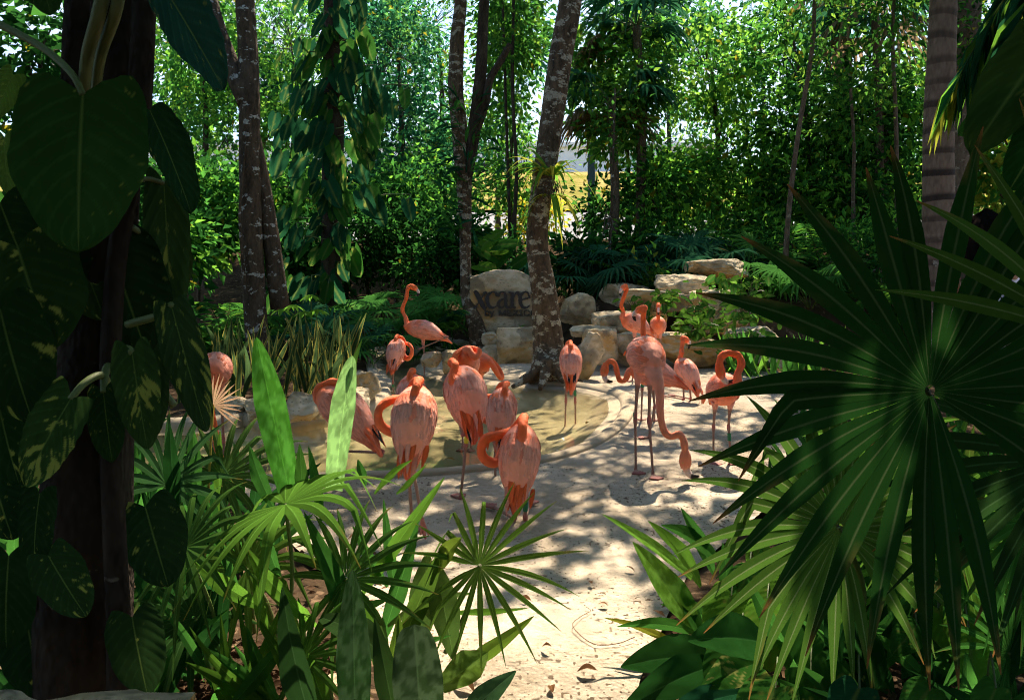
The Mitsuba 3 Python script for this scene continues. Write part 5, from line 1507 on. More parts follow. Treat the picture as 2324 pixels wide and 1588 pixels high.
# creepers on the rocks
for (x, y, d, rx, rz, n), lab in (((1590, 705, 12.6, .36, .30, 70), 'creeper with light green leaves hanging over the middle of the wall'), ((1505, 675, 12.7, .18, .14, 26), 'sprig of creeper beside the raised flamingo head'), ((1690, 690, 12.3, .42, .4, 90), 'creeper over the mossy boulder at the right of the wall'),
                                  ((1570, 745, 12.2, .28, .2, 40), 'dark creeper leaves hanging in front of the lower wall'), ((1690, 780, 11.8, .4, .35, 80), 'creeper at the foot of the wall near the strap leaved plants'), ((1640, 640, 13.2, .25, .15, 30), 'creeper between the two top slabs of the wall'), ((1440, 690, 12.6, .2, .15, 20), 'few yellow green leaves left of the raised flamingo head')):
    k = thing('creeper', lab, 'creeper', 'creepers on the rock wall')
    c = at(x, y, d)
    b, lv = MB(), MB()
    for i in range(n):
        q = c + np.array([rng.normal() * rx * .6, -abs(rng.normal()) * .12, rng.normal() * rz * .6])
        dd = unit(np.array([rng.normal(), -.5, -.3 + rng.normal() * .5]))
        L = rng.uniform(.09, .17)
        _m = heart(q, q + dd * L, L * .66, [rng.normal() * .4, -.6, .8], np.where(rng.uniform() < .55, G_YOUNG * .9, G_MID) * rng.uniform(.7, 1.3), i, n=5, m=5, cream=0, detail=False, ripple=0).get()
        lv.add(*_m[0], _m[1])
        if i % 5 == 0:
            v, f = tube(spline([q, (q + c) / 2 + [0, .05, .06], c + [rng.normal() * .1, .1, -.3]], 6), [.006] * 6, sides=4)
            b.add(v, f, (.10, .09, .05))
    b.part(k, 'stems', 'painted', stuff=True)
    lv.part(k, 'leaves', 'leaf_soft', stuff=True)
# plants at the foot of the sign boulder and on its top
for (x, y, d, n, L), lab in (((1130, 590, 14.6, 7, .5), 'large leaved plant just above the sign boulder'), ((1180, 745, 13.4, 8, .10), 'tiny seedling in front of the sign boulder'), ((1470, 735, 12.6, 12, .14), 'grassy tuft on top of the long pale slab'), ((1020, 740, 13.4, 20, .16), 'low leafy plant left of the thin leaning trunk')):
    k = thing('small_plant', lab, 'plant')
    c = at(x, y, d)
    for i in range(n):
        a = rng.uniform(0, 2 * PI)
        dd = np.array([math.cos(a), math.sin(a) * .7 - .2, rng.uniform(-.2, .9)])
        q = c + rng.normal(size=3) * L * .3
        if n == 7:
            heart(q, q + unit(dd) * L, L * .7, [0, -.6, .8], G_YOUNG * .8 if i % 2 else G_MID, i, cream=.3, n=11, m=9, detail=False).part(k, 'leaf', 'leaf_soft')
        else:
            lance(q, q + unit(dd) * L, L * .3, [0, -.4, 1], .05, .2, G_YOUNG * rng.uniform(.6, 1.1), 'plain', i, n=7).part(k, 'leaf', 'leaf_soft')

# ---------------------------------------------------------------- the near left: dark trunks and big climber leaves
nt = thing('near_trunk', 'big almost black trunk close to the camera at the left edge', 'tree')
for nm, pts, r in (('trunk', [(270, -2400, 1.95), (266, -900, 1.95), (262, -200, 1.95), (262, 100, 1.95), (258, 350, 1.95), (230, 700, 1.95), (205, 1000, 1.95), (190, 1400, 1.95), (185, 1700, 1.95), (180, 2400, 1.95)], [.045, .048, .05, .055, .06, .075, .10, .115, .12, .13]),
                   ('stem', [(360, -2200, 1.9), (345, -900, 1.88), (330, -150, 1.88), (324, 80, 1.88), (314, 260, 1.88), (292, 420, 1.88), (262, 620, 1.88), (250, 900, 1.86), (262, 1250, 1.84), (270, 1500, 1.84), (270, 2300, 1.84)], [.022, .024, .026, .026, .027, .024, .022, .024, .026, .028, .03]),
                   ('stem', [(170, -2300, 2.1), (185, -900, 2.1), (190, -200, 2.1), (182, 100, 2.1), (172, 400, 2.1), (160, 900, 2.1), (150, 2200, 2.1)], [.03, .034, .036, .04, .042, .045, .05])):
    n = 64
    q = spline(V(pts), n)
    v, f = tube(q, np.interp(np.linspace(0, 1, n), np.linspace(0, 1, len(r)), r), sides=20, bump=lambda t, a: 1 + .18 * (nfbm(np.stack(np.broadcast_arrays(np.cos(a) * 1.4, np.sin(a) * 1.4, t * 8), -1), 3, len(pts)) - .5))
    MB().add(v, f, (1, 1, 1)).part(nt, nm, 'bark_black')
cv = thing('giant_climber', 'giant climber with huge heart shaped leaves hanging on the near dark trunk', 'climbing plant')


def big(ax, ay, ad, tx, ty, td, wv, nx, ny, nz, seed, col=G_DARK, cream=.35, pet=None, **kw):
    p, q = at(ax, ay, ad), at(tx, ty, td)
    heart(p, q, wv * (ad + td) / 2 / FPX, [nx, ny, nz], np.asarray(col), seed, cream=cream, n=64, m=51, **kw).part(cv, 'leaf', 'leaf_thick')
    if pet:
        stem(cv, 'petiole', V([(ax, ay, ad)] + pet), .007, .010, (.12, .16, .05), n=16)


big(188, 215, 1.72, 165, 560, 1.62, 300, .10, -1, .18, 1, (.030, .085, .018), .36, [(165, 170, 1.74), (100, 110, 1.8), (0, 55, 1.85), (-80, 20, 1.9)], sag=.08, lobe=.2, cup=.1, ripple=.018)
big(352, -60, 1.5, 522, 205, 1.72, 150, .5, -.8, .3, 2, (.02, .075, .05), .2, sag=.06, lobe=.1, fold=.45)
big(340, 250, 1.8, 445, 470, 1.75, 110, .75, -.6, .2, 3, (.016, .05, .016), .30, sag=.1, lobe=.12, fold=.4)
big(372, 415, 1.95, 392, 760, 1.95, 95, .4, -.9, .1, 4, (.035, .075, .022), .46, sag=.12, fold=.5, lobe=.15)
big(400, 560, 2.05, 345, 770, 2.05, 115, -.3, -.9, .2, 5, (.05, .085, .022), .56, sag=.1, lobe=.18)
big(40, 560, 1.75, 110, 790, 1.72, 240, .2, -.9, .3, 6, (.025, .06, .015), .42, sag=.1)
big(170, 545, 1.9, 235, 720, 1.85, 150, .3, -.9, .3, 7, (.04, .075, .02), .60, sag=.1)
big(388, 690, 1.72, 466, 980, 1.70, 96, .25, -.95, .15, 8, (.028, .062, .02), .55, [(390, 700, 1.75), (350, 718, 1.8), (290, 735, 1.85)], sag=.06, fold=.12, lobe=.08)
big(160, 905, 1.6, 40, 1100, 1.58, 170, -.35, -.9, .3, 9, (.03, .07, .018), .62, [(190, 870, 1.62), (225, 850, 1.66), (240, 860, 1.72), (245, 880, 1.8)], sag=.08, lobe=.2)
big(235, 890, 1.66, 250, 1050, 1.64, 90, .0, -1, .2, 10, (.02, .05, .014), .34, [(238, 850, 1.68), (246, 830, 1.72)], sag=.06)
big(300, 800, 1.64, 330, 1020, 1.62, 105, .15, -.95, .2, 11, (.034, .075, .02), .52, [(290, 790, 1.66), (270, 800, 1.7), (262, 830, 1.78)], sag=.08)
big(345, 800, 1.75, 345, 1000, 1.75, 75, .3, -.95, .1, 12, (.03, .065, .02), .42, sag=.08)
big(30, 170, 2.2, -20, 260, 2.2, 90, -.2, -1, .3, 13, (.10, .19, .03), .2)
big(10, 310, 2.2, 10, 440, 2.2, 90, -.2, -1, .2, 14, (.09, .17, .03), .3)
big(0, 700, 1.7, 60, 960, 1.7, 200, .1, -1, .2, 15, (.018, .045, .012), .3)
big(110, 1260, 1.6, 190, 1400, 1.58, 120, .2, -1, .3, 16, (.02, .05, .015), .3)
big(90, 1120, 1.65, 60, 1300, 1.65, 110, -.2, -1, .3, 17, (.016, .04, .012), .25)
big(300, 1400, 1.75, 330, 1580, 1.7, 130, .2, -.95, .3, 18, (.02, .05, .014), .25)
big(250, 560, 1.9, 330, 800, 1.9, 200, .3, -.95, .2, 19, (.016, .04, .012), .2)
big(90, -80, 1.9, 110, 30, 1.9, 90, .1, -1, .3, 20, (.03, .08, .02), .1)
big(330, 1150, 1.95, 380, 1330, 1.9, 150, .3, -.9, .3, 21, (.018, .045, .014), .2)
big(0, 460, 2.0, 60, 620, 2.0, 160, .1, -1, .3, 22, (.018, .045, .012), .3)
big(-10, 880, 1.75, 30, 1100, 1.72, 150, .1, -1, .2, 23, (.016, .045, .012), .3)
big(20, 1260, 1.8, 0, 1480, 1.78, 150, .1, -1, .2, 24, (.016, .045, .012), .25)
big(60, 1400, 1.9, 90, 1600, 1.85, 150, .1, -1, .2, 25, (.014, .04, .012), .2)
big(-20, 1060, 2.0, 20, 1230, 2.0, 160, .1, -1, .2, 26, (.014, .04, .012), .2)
for pts, r in (([(245, -60, 1.6), (222, 40, 1.62), (198, 130, 1.72), (190, 235, 1.80)], .014), ([(278, -60, 1.6), (262, 30, 1.62), (228, 130, 1.75), (215, 245, 1.84)], .012), ([(372, 415, 1.95), (330, 405, 1.92), (290, 425, 1.88)], .006), ([(400, 560, 2.05), (350, 545, 2.0), (300, 515, 1.9)], .008), ([(395, 920, 1.9), (360, 880, 1.88), (300, 840, 1.86)], .010)):
    stem(cv, 'petiole', V(pts), r, r * .9, (.12, .15, .055), n=12)
wl = thing('stone_parapet', 'rough pale stone ledge showing as a thin edge at the bottom left corner', 'wall')
q = np.array([at(x, 1574 + 6 * math.sin(x * .05), 1.28) for x in np.linspace(-260, 440, 30)])
m = boxm([-1.2, 1.0, 0], [q[-1][0], 1.28, q[0][2]])
m = m.subdivide_to_size(.03)
w = np.array(m.vertices)
w = w + (nfbm(w * 9, 3)[:, None] - .5) * .03
scene[wl] = mikit.ply((w, np.array(m.faces)), 'limestone', 40)

# ---------------------------------------------------------------- the near right: fan palms and broad leaves
TIP = (.30, .12, .04)


def axes(hub, toward, face):
    """axis through hub towards the seen point, face normal."""
    return unit(at(*toward) - hub), np.asarray(face, float)


rp = thing('large_fan_palm', 'large dark fan palm whose round frond fills the right side of the picture', 'fan palm')
h = at(2110, 885, 2.05)
ax, nr = axes(h, (1850, 560, 2.05), (-.32, -1, .22))
fan(rp, 'frond', h, ax, nr, .73, 28, 335, .36, 1.0, droop=.14, fold=.28, col=(.013, .052, .010), tip=TIP, seed=3, cone=.10, sec=13, thin=.95, rib=(.09, .13, .055), bsdf='leaf_thick', flat=True)
stem(rp, 'petiole', [h + [0, .02, 0], at(2135, 960, 2.3), at(2180, 1200, 2.55), [1.5, 2.8, 0]], .008, .012, (.03, .045, .015))
h2 = at(2470, 760, 1.75)
ax, nr = axes(h2, (2270, 440, 1.7), (-.3, -1, .35))
fan(rp, 'frond', h2, ax, nr, .56, 7, 84, .28, .9, droop=.12, fold=.3, col=(.055, .125, .018), tip=TIP, seed=4, cone=.1, sec=12, rib=(.2, .26, .10))
stem(rp, 'petiole', [h2, at(2520, 1000, 1.9), [1.6, 2.25, 0]], .009, .013, (.06, .09, .03))
h3 = at(2420, 1040, 2.3)
ax, nr = axes(h3, (2200, 800, 2.3), (-.25, -1, .3))
fan(rp, 'frond', h3, ax, nr, .60, 22, 300, .3, 1.0, droop=.2, fold=.3, col=(.020, .055, .014), tip=TIP, seed=5, cone=.1, sec=10)
stem(rp, 'petiole', [h3, at(2440, 1300, 2.3), [1.7, 2.4, 0]], .009, .013, (.05, .07, .03))
sp = thing('sunlit_fan_palm', 'fan palm with a half sunlit frond below the large dark one', 'fan palm')
h = at(1905, 1195, 2.38)
ax, nr = axes(h, (1780, 940, 2.42), (-.1, -.85, .55))
fan(sp, 'frond', h, ax, nr, .56, 32, 345, .34, 1.0, droop=.20, fold=.3, col=(.060, .135, .020), tip=TIP, seed=6, cone=.12, sec=12, rib=(.22, .28, .12))
stem(sp, 'petiole', [h, at(1960, 1350, 2.5), [1.2, 2.75, 0]], .008, .012, (.08, .12, .03))
for (x, y, d, tx, ty, R, sd, lab) in ((2180, 1240, 2.75, 2260, 1080, .52, 7, 'bright fan palm with narrow leaflets at the right, behind the hanging dark leaflets'), (2290, 1480, 2.4, 2250, 1400, .30, 8, 'small fan palm in the lower right corner'), (2140, 1130, 3.2, 2050, 1000, .5, 9, 'fan palm deep behind the sunlit frond, pale green'),
                                   (2330, 1180, 2.5, 2260, 1120, .45, 10, 'dark fan palm at the right edge below the middle'), (2000, 1010, 3.0, 1930, 880, .42, 24, 'fan palm of yellow green leaflets between the two big fronds')):
    k = thing('small_fan_palm', lab, 'fan palm')
    h = at(x, y, d)
    ax, nr = axes(h, (tx, ty, d), (-.2, -.7, .7))
    fan(k, 'frond', h, ax, nr, R, 26, 330, .32, .85, droop=.22, fold=.3, col=G_YOUNG * .75 if sd in (7, 9, 24) else G_MID, seed=sd, sec=9)
    stem(k, 'petiole', [h, (h + [h[0] + .05, d + .1, 0]) / 2 + [0, 0, .05], [h[0] + .05, d + .1, 0]], .006, .009, (.08, .12, .03), n=8)


def foliage(key, specs, bsdf='leaf_soft'):
    """specs: (base x, y, d, tip x, y, d, width in px, face normal, colour, kind, bend, fold)."""
    for i, s in enumerate(specs):
        bx, by, bd, tx, ty, td, wv, nr, col, kind, bend = s[:11]
        kw = dict(s[11]) if len(s) > 11 else {}
        p, q = at(bx, by, bd), at(tx, ty, td)
        lance(p, q, wv * (bd + td) / 2 / FPX, nr, bend, kw.pop('fold', .25), col, kind, i * 7 + int(bx), n=46, **kw).part(key, 'leaf', bsdf)


UP, FR, RT, LF = (0, -.45, 1), (0, -1, .35), (.4, -.8, .5), (-.4, -.8, .5)
bl = thing('broad_leaf_plant', 'broad leaved plant at the edge of the sand, one long leaf lifted in the sun', 'plant')
foliage(bl, [(1585, 1432, 2.75, 1436, 1228, 2.9, 84, (.5, -.9, .35), G_YOUNG * .75, 'mottled', .03, dict(neck=.12, peak=.42)), (1570, 1310, 3.0, 1366, 1165, 3.05, 34, (.3, -.6, .8), G_YOUNG * .9, 'mottled', .04, dict(neck=.5)),
             (1590, 1330, 3.1, 1470, 1180, 3.1, 46, (.3, -.7, .7), G_YOUNG * .8, 'plain', .10, {}), (1620, 1300, 3.2, 1545, 1150, 3.25, 40, (.4, -.9, .3), G_MID, 'plain', .04, {}), (1640, 1280, 3.2, 1500, 1190, 3.2, 60, UP, G_MID * .9, 'plain', .1, {}),
             (1600, 1440, 2.8, 1400, 1420, 2.85, 40, UP, G_MID * 1.2, 'plain', .10, dict(neck=.15)), (1560, 1480, 2.8, 1370, 1400, 2.9, 26, UP, G_YELLOW * .7, 'plain', .08, {}), (1640, 1500, 2.7, 1408, 1512, 2.62, 120, (-.2, -.6, .8), G_DARK * 1.2, 'plain', .12, dict(peak=.4, neck=.1)),
             (1650, 1500, 2.65, 1400, 1620, 2.5, 96, (-.2, -.7, .7), G_DARK * 1.3, 'plain', .14, dict(peak=.4, neck=.12)), (1750, 1460, 2.5, 1560, 1452, 2.45, 130, (-.2, -.6, .8), G_DARK * 1.5, 'plain', .10, dict(peak=.42, neck=.15)),
             (1730, 1500, 2.5, 1590, 1560, 2.45, 90, (-.2, -.7, .7), G_MID, 'cream', .12, dict(neck=.15)), (1690, 1570, 2.45, 1480, 1640, 2.4, 70, (0, -.6, .8), TEAL * 1.4, 'plain', .1, dict(neck=.2)), (1620, 1410, 2.85, 1500, 1370, 2.9, 50, UP, G_MID * 1.2, 'plain', .12, {}),
             (1660, 1400, 2.9, 1640, 1230, 3.0, 46, FR, G_MID, 'plain', .03, {}), (1700, 1400, 2.9, 1730, 1240, 3.0, 46, FR, G_MID * 1.2, 'plain', .04, {}), (1600, 1470, 2.7, 1520, 1300, 2.9, 40, RT, G_MID, 'plain', .05, {})])
pv = thing('variegated_ground_plant', 'ground climber with rounded yellow green leaves at the lower right', 'plant')
rng = np.random.default_rng(33)
for i, (x, y, d, L, wv, c, cr_) in enumerate(((1660, 1350, 2.75, 150, 110, G_YOUNG, .5), (1740, 1380, 2.7, 150, 110, G_YOUNG * 1.1, .55), (1780, 1330, 2.8, 120, 90, G_YOUNG * .9, .4), (1700, 1300, 2.9, 110, 80, G_MID, .3), (1820, 1400, 2.6, 160, 140, G_MID, .4), (1680, 1450, 2.6, 170, 130, G_MID, .3), (1840, 1520, 2.4, 180, 150, G_MID * .9, .55),
                                           (1760, 1560, 2.3, 170, 140, G_MID, .6), (1950, 1560, 2.2, 120, 110, TEAL, .2), (2180, 1400, 2.5, 110, 90, G_YOUNG, .4), (2130, 1380, 2.6, 110, 80, G_YOUNG, .4), (2200, 1440, 2.4, 110, 90, G_YOUNG * .8, .3), (2080, 1420, 2.5, 100, 70, G_MID, .3), (1900, 1350, 2.7, 90, 70, G_YOUNG, .3), (2110, 1560, 2.2, 120, 90, G_MID, .3), (1880, 1450, 2.5, 120, 100, G_MID, .3), (1960, 1450, 2.5, 110, 90, G_DARK, .2), (1720, 1240, 3.1, 80, 60, G_YOUNG, .3), (1790, 1260, 3.0, 90, 60, G_YOUNG, .3), (2260, 1560, 2.1, 110, 80, G_MID, .3))):
    p = at(x, y, d)
    a = rng.uniform(-.9, .9)
    out = np.array([math.sin(a) * .8 - .25, -.55, -.55 + rng.normal() * .2])
    Lm = L * d / FPX
    heart(p, p + unit(out) * Lm, wv * d / FPX, [rng.normal() * .25, -.55, .85], c * rng.uniform(.9, 1.2), 40 + i, cream=cr_, n=24, m=17, sag=.12).part(pv, 'leaf', 'leaf_soft')
    stem(pv, 'petiole', [p, p + [.04, .1, .05], [p[0] + .1, p[1] + .2, max(.02, p[2] - .25)]], .003, .003, (.05, .075, .02), n=6)
ul = thing('banana_like_leaf', 'large green leaf with yellow veins hanging in from the upper right edge', 'climbing plant')
for i, (ax_, ay, ad, tx, ty, td, wv, c, cr_) in enumerate(((2420, 40, 2.6, 2205, 320, 2.5, 170, (.035, .08, .016), .42), (2330, 240, 2.6, 2180, 292, 2.6, 90, G_MID, .5), (2420, 230, 2.5, 2290, 420, 2.5, 120, G_DARK, .3))):
    heart(at(ax_, ay, ad), at(tx, ty, td), wv * ad / FPX, (-.5, -.8, .4), np.asarray(c), 70 + i, cream=cr_, n=34, m=25).part(ul, 'leaf', 'leaf_glossy')
stem(ul, 'petiole', [at(2420, 40, 2.6), at(2480, -60, 2.7), at(2520, -200, 2.8)], .008, .012, (.12, .16, .05))
tr = thing('right_edge_palm', 'palm with narrow dark leaflets and orange tips in the upper right corner', 'palm tree')
for i in range(5):
    feather_palm(tr, at(2500, -150 - 30 * i, 5.0), [(np.array([-.9 + .25 * i, .2 - .2 * i, 0]), 1.0, -.1)], 300 + i, .5, .06, TEAL if i else G_YELLOW, per=26, bend=.8, angle=.5)

# ---------------------------------------------------------------- the near left below: sword leaves, fan palms, broad leaves
sw = thing('sword_leaf_plant', 'plant with a bright upright mottled sword leaf in front of the pond', 'plant')
foliage(sw, [(662, 1140, 2.62, 582, 764, 2.72, 70, (.25, -1, .2), (.055, .21, .020), 'mottled', .015, dict(peak=.62, sharp=.62, neck=.62, fold=.18)), (690, 1145, 2.6, 680, 1005, 2.66, 32, FR, (.05, .14, .02), 'plain', .02, {}),
             (620, 1150, 2.6, 566, 1010, 2.7, 40, LF, G_MID, 'plain', .04, {}), (730, 1180, 2.6, 700, 1010, 2.7, 26, RT, G_MID, 'plain', .03, {})], 'leaf_glossy')
sw2 = thing('pale_sword_leaf_plant', 'plant with one pale upright leaf crossing the crouching flamingo', 'plant')
foliage(sw2, [(760, 1110, 2.8, 800, 806, 2.84, 58, (-.2, -1, .2), (.17, .33, .10), 'mottled', .03, dict(peak=.66, sharp=.5, neck=.72, fold=.25)), (790, 880, 2.83, 822, 768, 2.9, 16, (-.3, -1, .1), (.07, .17, .025), 'plain', .05, {}),
              (850, 1120, 2.9, 936, 1042, 2.95, 24, UP, G_YOUNG, 'plain', .08, {}), (830, 1100, 2.9, 812, 1040, 2.95, 22, FR, G_MID, 'plain', .03, {}), (900, 1120, 2.9, 970, 1050, 2.9, 22, UP, G_YOUNG * .9, 'plain', -.06, {}), (820, 1350, 2.7, 1010, 1080, 2.8, 34, (.3, -.7, .7), G_YOUNG * .8, 'plain', .05, {})])


def small_fan(label, hub, toward, face, R, n, spread, seed, col, droop, fuse=.24, wide=1.0, foot=None, group=None, thin=1.15, cone=.12):
    k = thing('small_fan_palm', label, 'fan palm', group)
    h = at(*hub)
    ax, nr = axes(h, toward, face)
    fan(k, 'frond', h, ax, nr, R, n, spread, fuse, wide, droop=droop, fold=.28, col=np.asarray(col), tip=(.25, .18, .04), seed=seed, sec=11, thin=thin, cone=cone)
    f = [h[0] + .05, h[1] + .15, 0] if foot is None else at(*foot)
    stem(k, 'petiole', [h, (h + f) / 2 + [.02, .03, 0], f], .006, .008, (.10, .15, .03), n=8)
    return k


small_fan('young fan palm with bright drooping leaflets below the sword leaf', (648, 1142, 2.45), (820, 1120, 2.3), (.1, -.35, 1), .42, 17, 320, 11, (.085, .20, .025), .50, .16, 1.25, (640, 1480, 2.6), thin=1.3)
small_fan('young fan palm standing against the white sand at the bottom centre', (1088, 1282, 2.55), (1200, 1265, 2.55), (.05, -.8, .6), .345, 21, 330, 12, (.075, .15, .02), .10, .18, .95, (1010, 1480, 2.6), thin=1.0)
small_fan('dark young fan palm left of the one on the white sand', (784, 1312, 2.5), (900, 1260, 2.5), (.0, -.7, .7), .34, 18, 320, 13, (.045, .11, .02), .22, .2, .9, (760, 1500, 2.6))
small_fan('young fan palm at the left in front of the pond, pale leaflets pointing up', (505, 1080, 2.9), (580, 980, 3.0), (.0, -.6, .8), .36, 16, 290, 14, (.06, .13, .03), .3, .2, .9)
small_fan('young fan palm half in shade beside the near dark trunk', (420, 1240, 2.5), (520, 1180, 2.5), (.1, -.5, .85), .36, 17, 320, 15, (.05, .12, .022), .4, .18, 1.0)
small_fan('low fan palm over the pale hollowed rock', (690, 1490, 2.35), (800, 1430, 2.35), (.1, -.6, .8), .26, 15, 300, 16, (.05, .13, .02), .3, .2, .9)
small_fan('shaded fan palm at the lower left, behind the dark stem', (440, 1400, 2.6), (380, 1380, 2.6), (.0, -.5, .85), .32, 17, 320, 17, (.03, .08, .018), .4, .2, 1.0)
small_fan('fan palm between the sword leaf plant and the near trunk, low in the shade', (560, 1290, 2.75), (640, 1220, 2.8), (.1, -.5, .85), .36, 18, 320, 18, (.07, .15, .022), .4, .2, 1.0)
small_fan('fan palm with long dark leaflets low in front of the pond at the left', (380, 1100, 2.8), (450, 1020, 2.8), (.1, -.6, .7), .38, 17, 300, 19, (.03, .085, .025), .3, .2, 1.0)
dd = thing('dry_fan_leaf', 'dry pinkish yellow fan leaf on a thin yellow stalk before the red breasted flamingo', 'dead leaf')
h = at(484, 918, 2.95)
ax, nr = axes(h, (540, 885, 2.95), (-.2, -1, .2))
fan(dd, 'frond', h, ax, nr, .125, 11, 150, .3, .8, droop=.05, col=(.62, .45, .22), seed=20, cols=3, sec=6, rib=(.6, .3, .25))
stem(dd, 'stalk', [h, at(476, 1050, 2.92), at(466, 1300, 2.9), [h[0] - .05, 2.9, 0]], .004, .006, (.42, .30, .04))
lb = thing('blade_leaf_plant', 'tangle of long green blades and broad leaves left of the white sand', 'plant')
foliage(lb, [(830, 1500, 2.5, 690, 1160, 2.55, 52, (.3, -.8, .5), G_MID * .9, 'plain', .08, {}), (900, 1560, 2.5, 700, 1230, 2.6, 56, (.3, -.7, .6), G_YOUNG * .7, 'plain', .10, {}), (860, 1470, 2.6, 950, 1180, 2.7, 44, RT, G_MID, 'plain', .03, {}),
             (905, 1480, 2.55, 1015, 1225, 2.6, 52, (.4, -.8, .4), (.06, .12, .016), 'plain', -.05, dict(neck=.4)), (985, 1300, 2.62, 1048, 1218, 2.55, 50, (.2, -.6, .8), (.11, .17, .02), 'plain', .14, {}), (985, 1270, 2.68, 1030, 1500, 2.55, 70, (.2, -1, .2), (.05, .10, .02), 'plain', .12, dict(peak=.5)),
             (970, 1260, 2.7, 955, 1490, 2.6, 66, (-.1, -1, .2), (.045, .09, .018), 'plain', .08, {}), (880, 1420, 2.6, 1075, 1345, 2.7, 36, UP, (.07, .13, .03), 'plain', .12, {}), (1010, 1390, 2.65, 1200, 1378, 2.75, 22, UP, G_YOUNG * .6, 'plain', -.03, {}),
             (900, 1500, 2.45, 1025, 1440, 2.5, 26, UP, G_MID, 'plain', .1, {}), (600, 1380, 2.5, 440, 1270, 2.5, 44, LF, G_YOUNG * .8, 'plain', .15, {}), (700, 1400, 2.5, 560, 1240, 2.6, 40, LF, G_YOUNG * .8, 'plain', .14, {}), (720, 1420, 2.5, 640, 1330, 2.4, 50, LF, G_YOUNG * .9, 'plain', .12, {}),
             (760, 1330, 2.6, 840, 1480, 2.4, 34, RT, G_YOUNG * .9, 'plain', .15, {}), (770, 1430, 2.6, 880, 1360, 2.6, 40, UP, G_MID, 'plain', .12, {}), (740, 1480, 2.5, 610, 1470, 2.4, 44, LF, G_MID, 'plain', .15, {}), (620, 1470, 2.4, 575, 1300, 2.5, 30, LF, G_YOUNG * .7, 'plain', .05, {}),
             (630, 1588, 2.3, 560, 1420, 2.35, 40, LF, G_MID, 'plain', .06, {}), (690, 1588, 2.3, 640, 1440, 2.35, 44, FR, (.07, .17, .02), 'plain', .04, {}), (540, 1330, 2.7, 470, 1130, 2.8, 30, LF, G_MID, 'plain', .05, {}), (500, 1380, 2.7, 420, 1190, 2.7, 36, LF, G_DARK, 'plain', .05, {}), (640, 1320, 2.7, 590, 1170, 2.8, 34, LF, G_MID * 1.2, 'plain', .05, {}),
             (470, 1250, 2.8, 430, 1010, 2.9, 44, FR, G_DARK, 'plain', .03, {}), (500, 1160, 2.9, 500, 975, 3.0, 26, FR, G_YOUNG * .8, 'plain', .03, {}), (400, 1150, 2.7, 385, 960, 2.8, 40, FR, G_DARK, 'plain', .03, {}), (450, 1120, 2.8, 436, 960, 2.9, 34, FR, G_MID * 1.2, 'plain', .02, {}), (880, 1330, 2.7, 800, 1190, 2.8, 26, LF, G_MID, 'plain', .05, {}),
             (900, 1360, 2.7, 870, 1130, 2.8, 28, FR, G_MID, 'plain', .04, {})])
st = thing('strappy_plant', 'dense clump of strappy green leaves rising at the lower left over the leaf litter', 'plant')
rs = np.random.default_rng(47)
foliage(st, [(rs.uniform(440, 760), rs.uniform(1560, 1680), 2.3, x, y, rs.uniform(2.3, 2.5), rs.uniform(22, 46), (rs.normal() * .4, -.8, .5), (G_YOUNG * .6 if rs.uniform() < .4 else G_MID) * rs.uniform(.7, 1.2), 'plain', rs.uniform(-.1, .16), {})
             for x, y in ((430, 1420), (470, 1470), (500, 1390), (530, 1460), (560, 1500), (585, 1400), (610, 1520), (660, 1430), (700, 1480), (480, 1540), (760, 1450), (540, 1350), (640, 1370), (420, 1500), (680, 1540))])
db = thing('dark_blade_plant', 'plant with broad dark upright blades at the bottom edge left of the centre', 'plant')
foliage(db, [(808, 1680, 2.05, 800, 1290, 2.15, 82, (.1, -1, .15), (.016, .045, .012), 'mottled', .02, dict(peak=.5, neck=.6, sharp=.6)), (960, 1700, 1.95, 940, 1415, 2.0, 118, (.1, -1, .2), (.022, .045, .016), 'mottled', .03, dict(peak=.6, neck=.75, sharp=.30)), (720, 1680, 2.0, 640, 1330, 2.1, 80, (-.2, -1, .2), (.02, .055, .014), 'plain', .05, {}),
             (900, 1650, 2.1, 850, 1400, 2.2, 60, (.2, -.9, .3), (.03, .07, .016), 'plain', .06, {}), (730, 1400, 2.4, 900, 1520, 2.2, 90, (.2, -.5, .9), (.022, .05, .014), 'plain', .12, {}), (1000, 1560, 2.35, 1108, 1478, 2.45, 76, (.2, -.7, .7), (.08, .15, .02), 'mottled', .05, dict(peak=.6, neck=.4)),
             (1030, 1530, 2.4, 1212, 1396, 2.6, 40, (.2, -.6, .8), (.10, .18, .02), 'plain', -.06, {}), (1040, 1640, 2.2, 1172, 1520, 2.3, 60, (.2, -.6, .8), (.03, .075, .03), 'plain', .08, {}), (880, 1540, 2.25, 905, 1390, 2.3, 24, RT, (.10, .18, .02), 'plain', .05, {}), (905, 1395, 2.3, 925, 1540, 2.25, 18, RT, (.10, .18, .02), 'plain', -.05, {})], 'leaf_glossy')
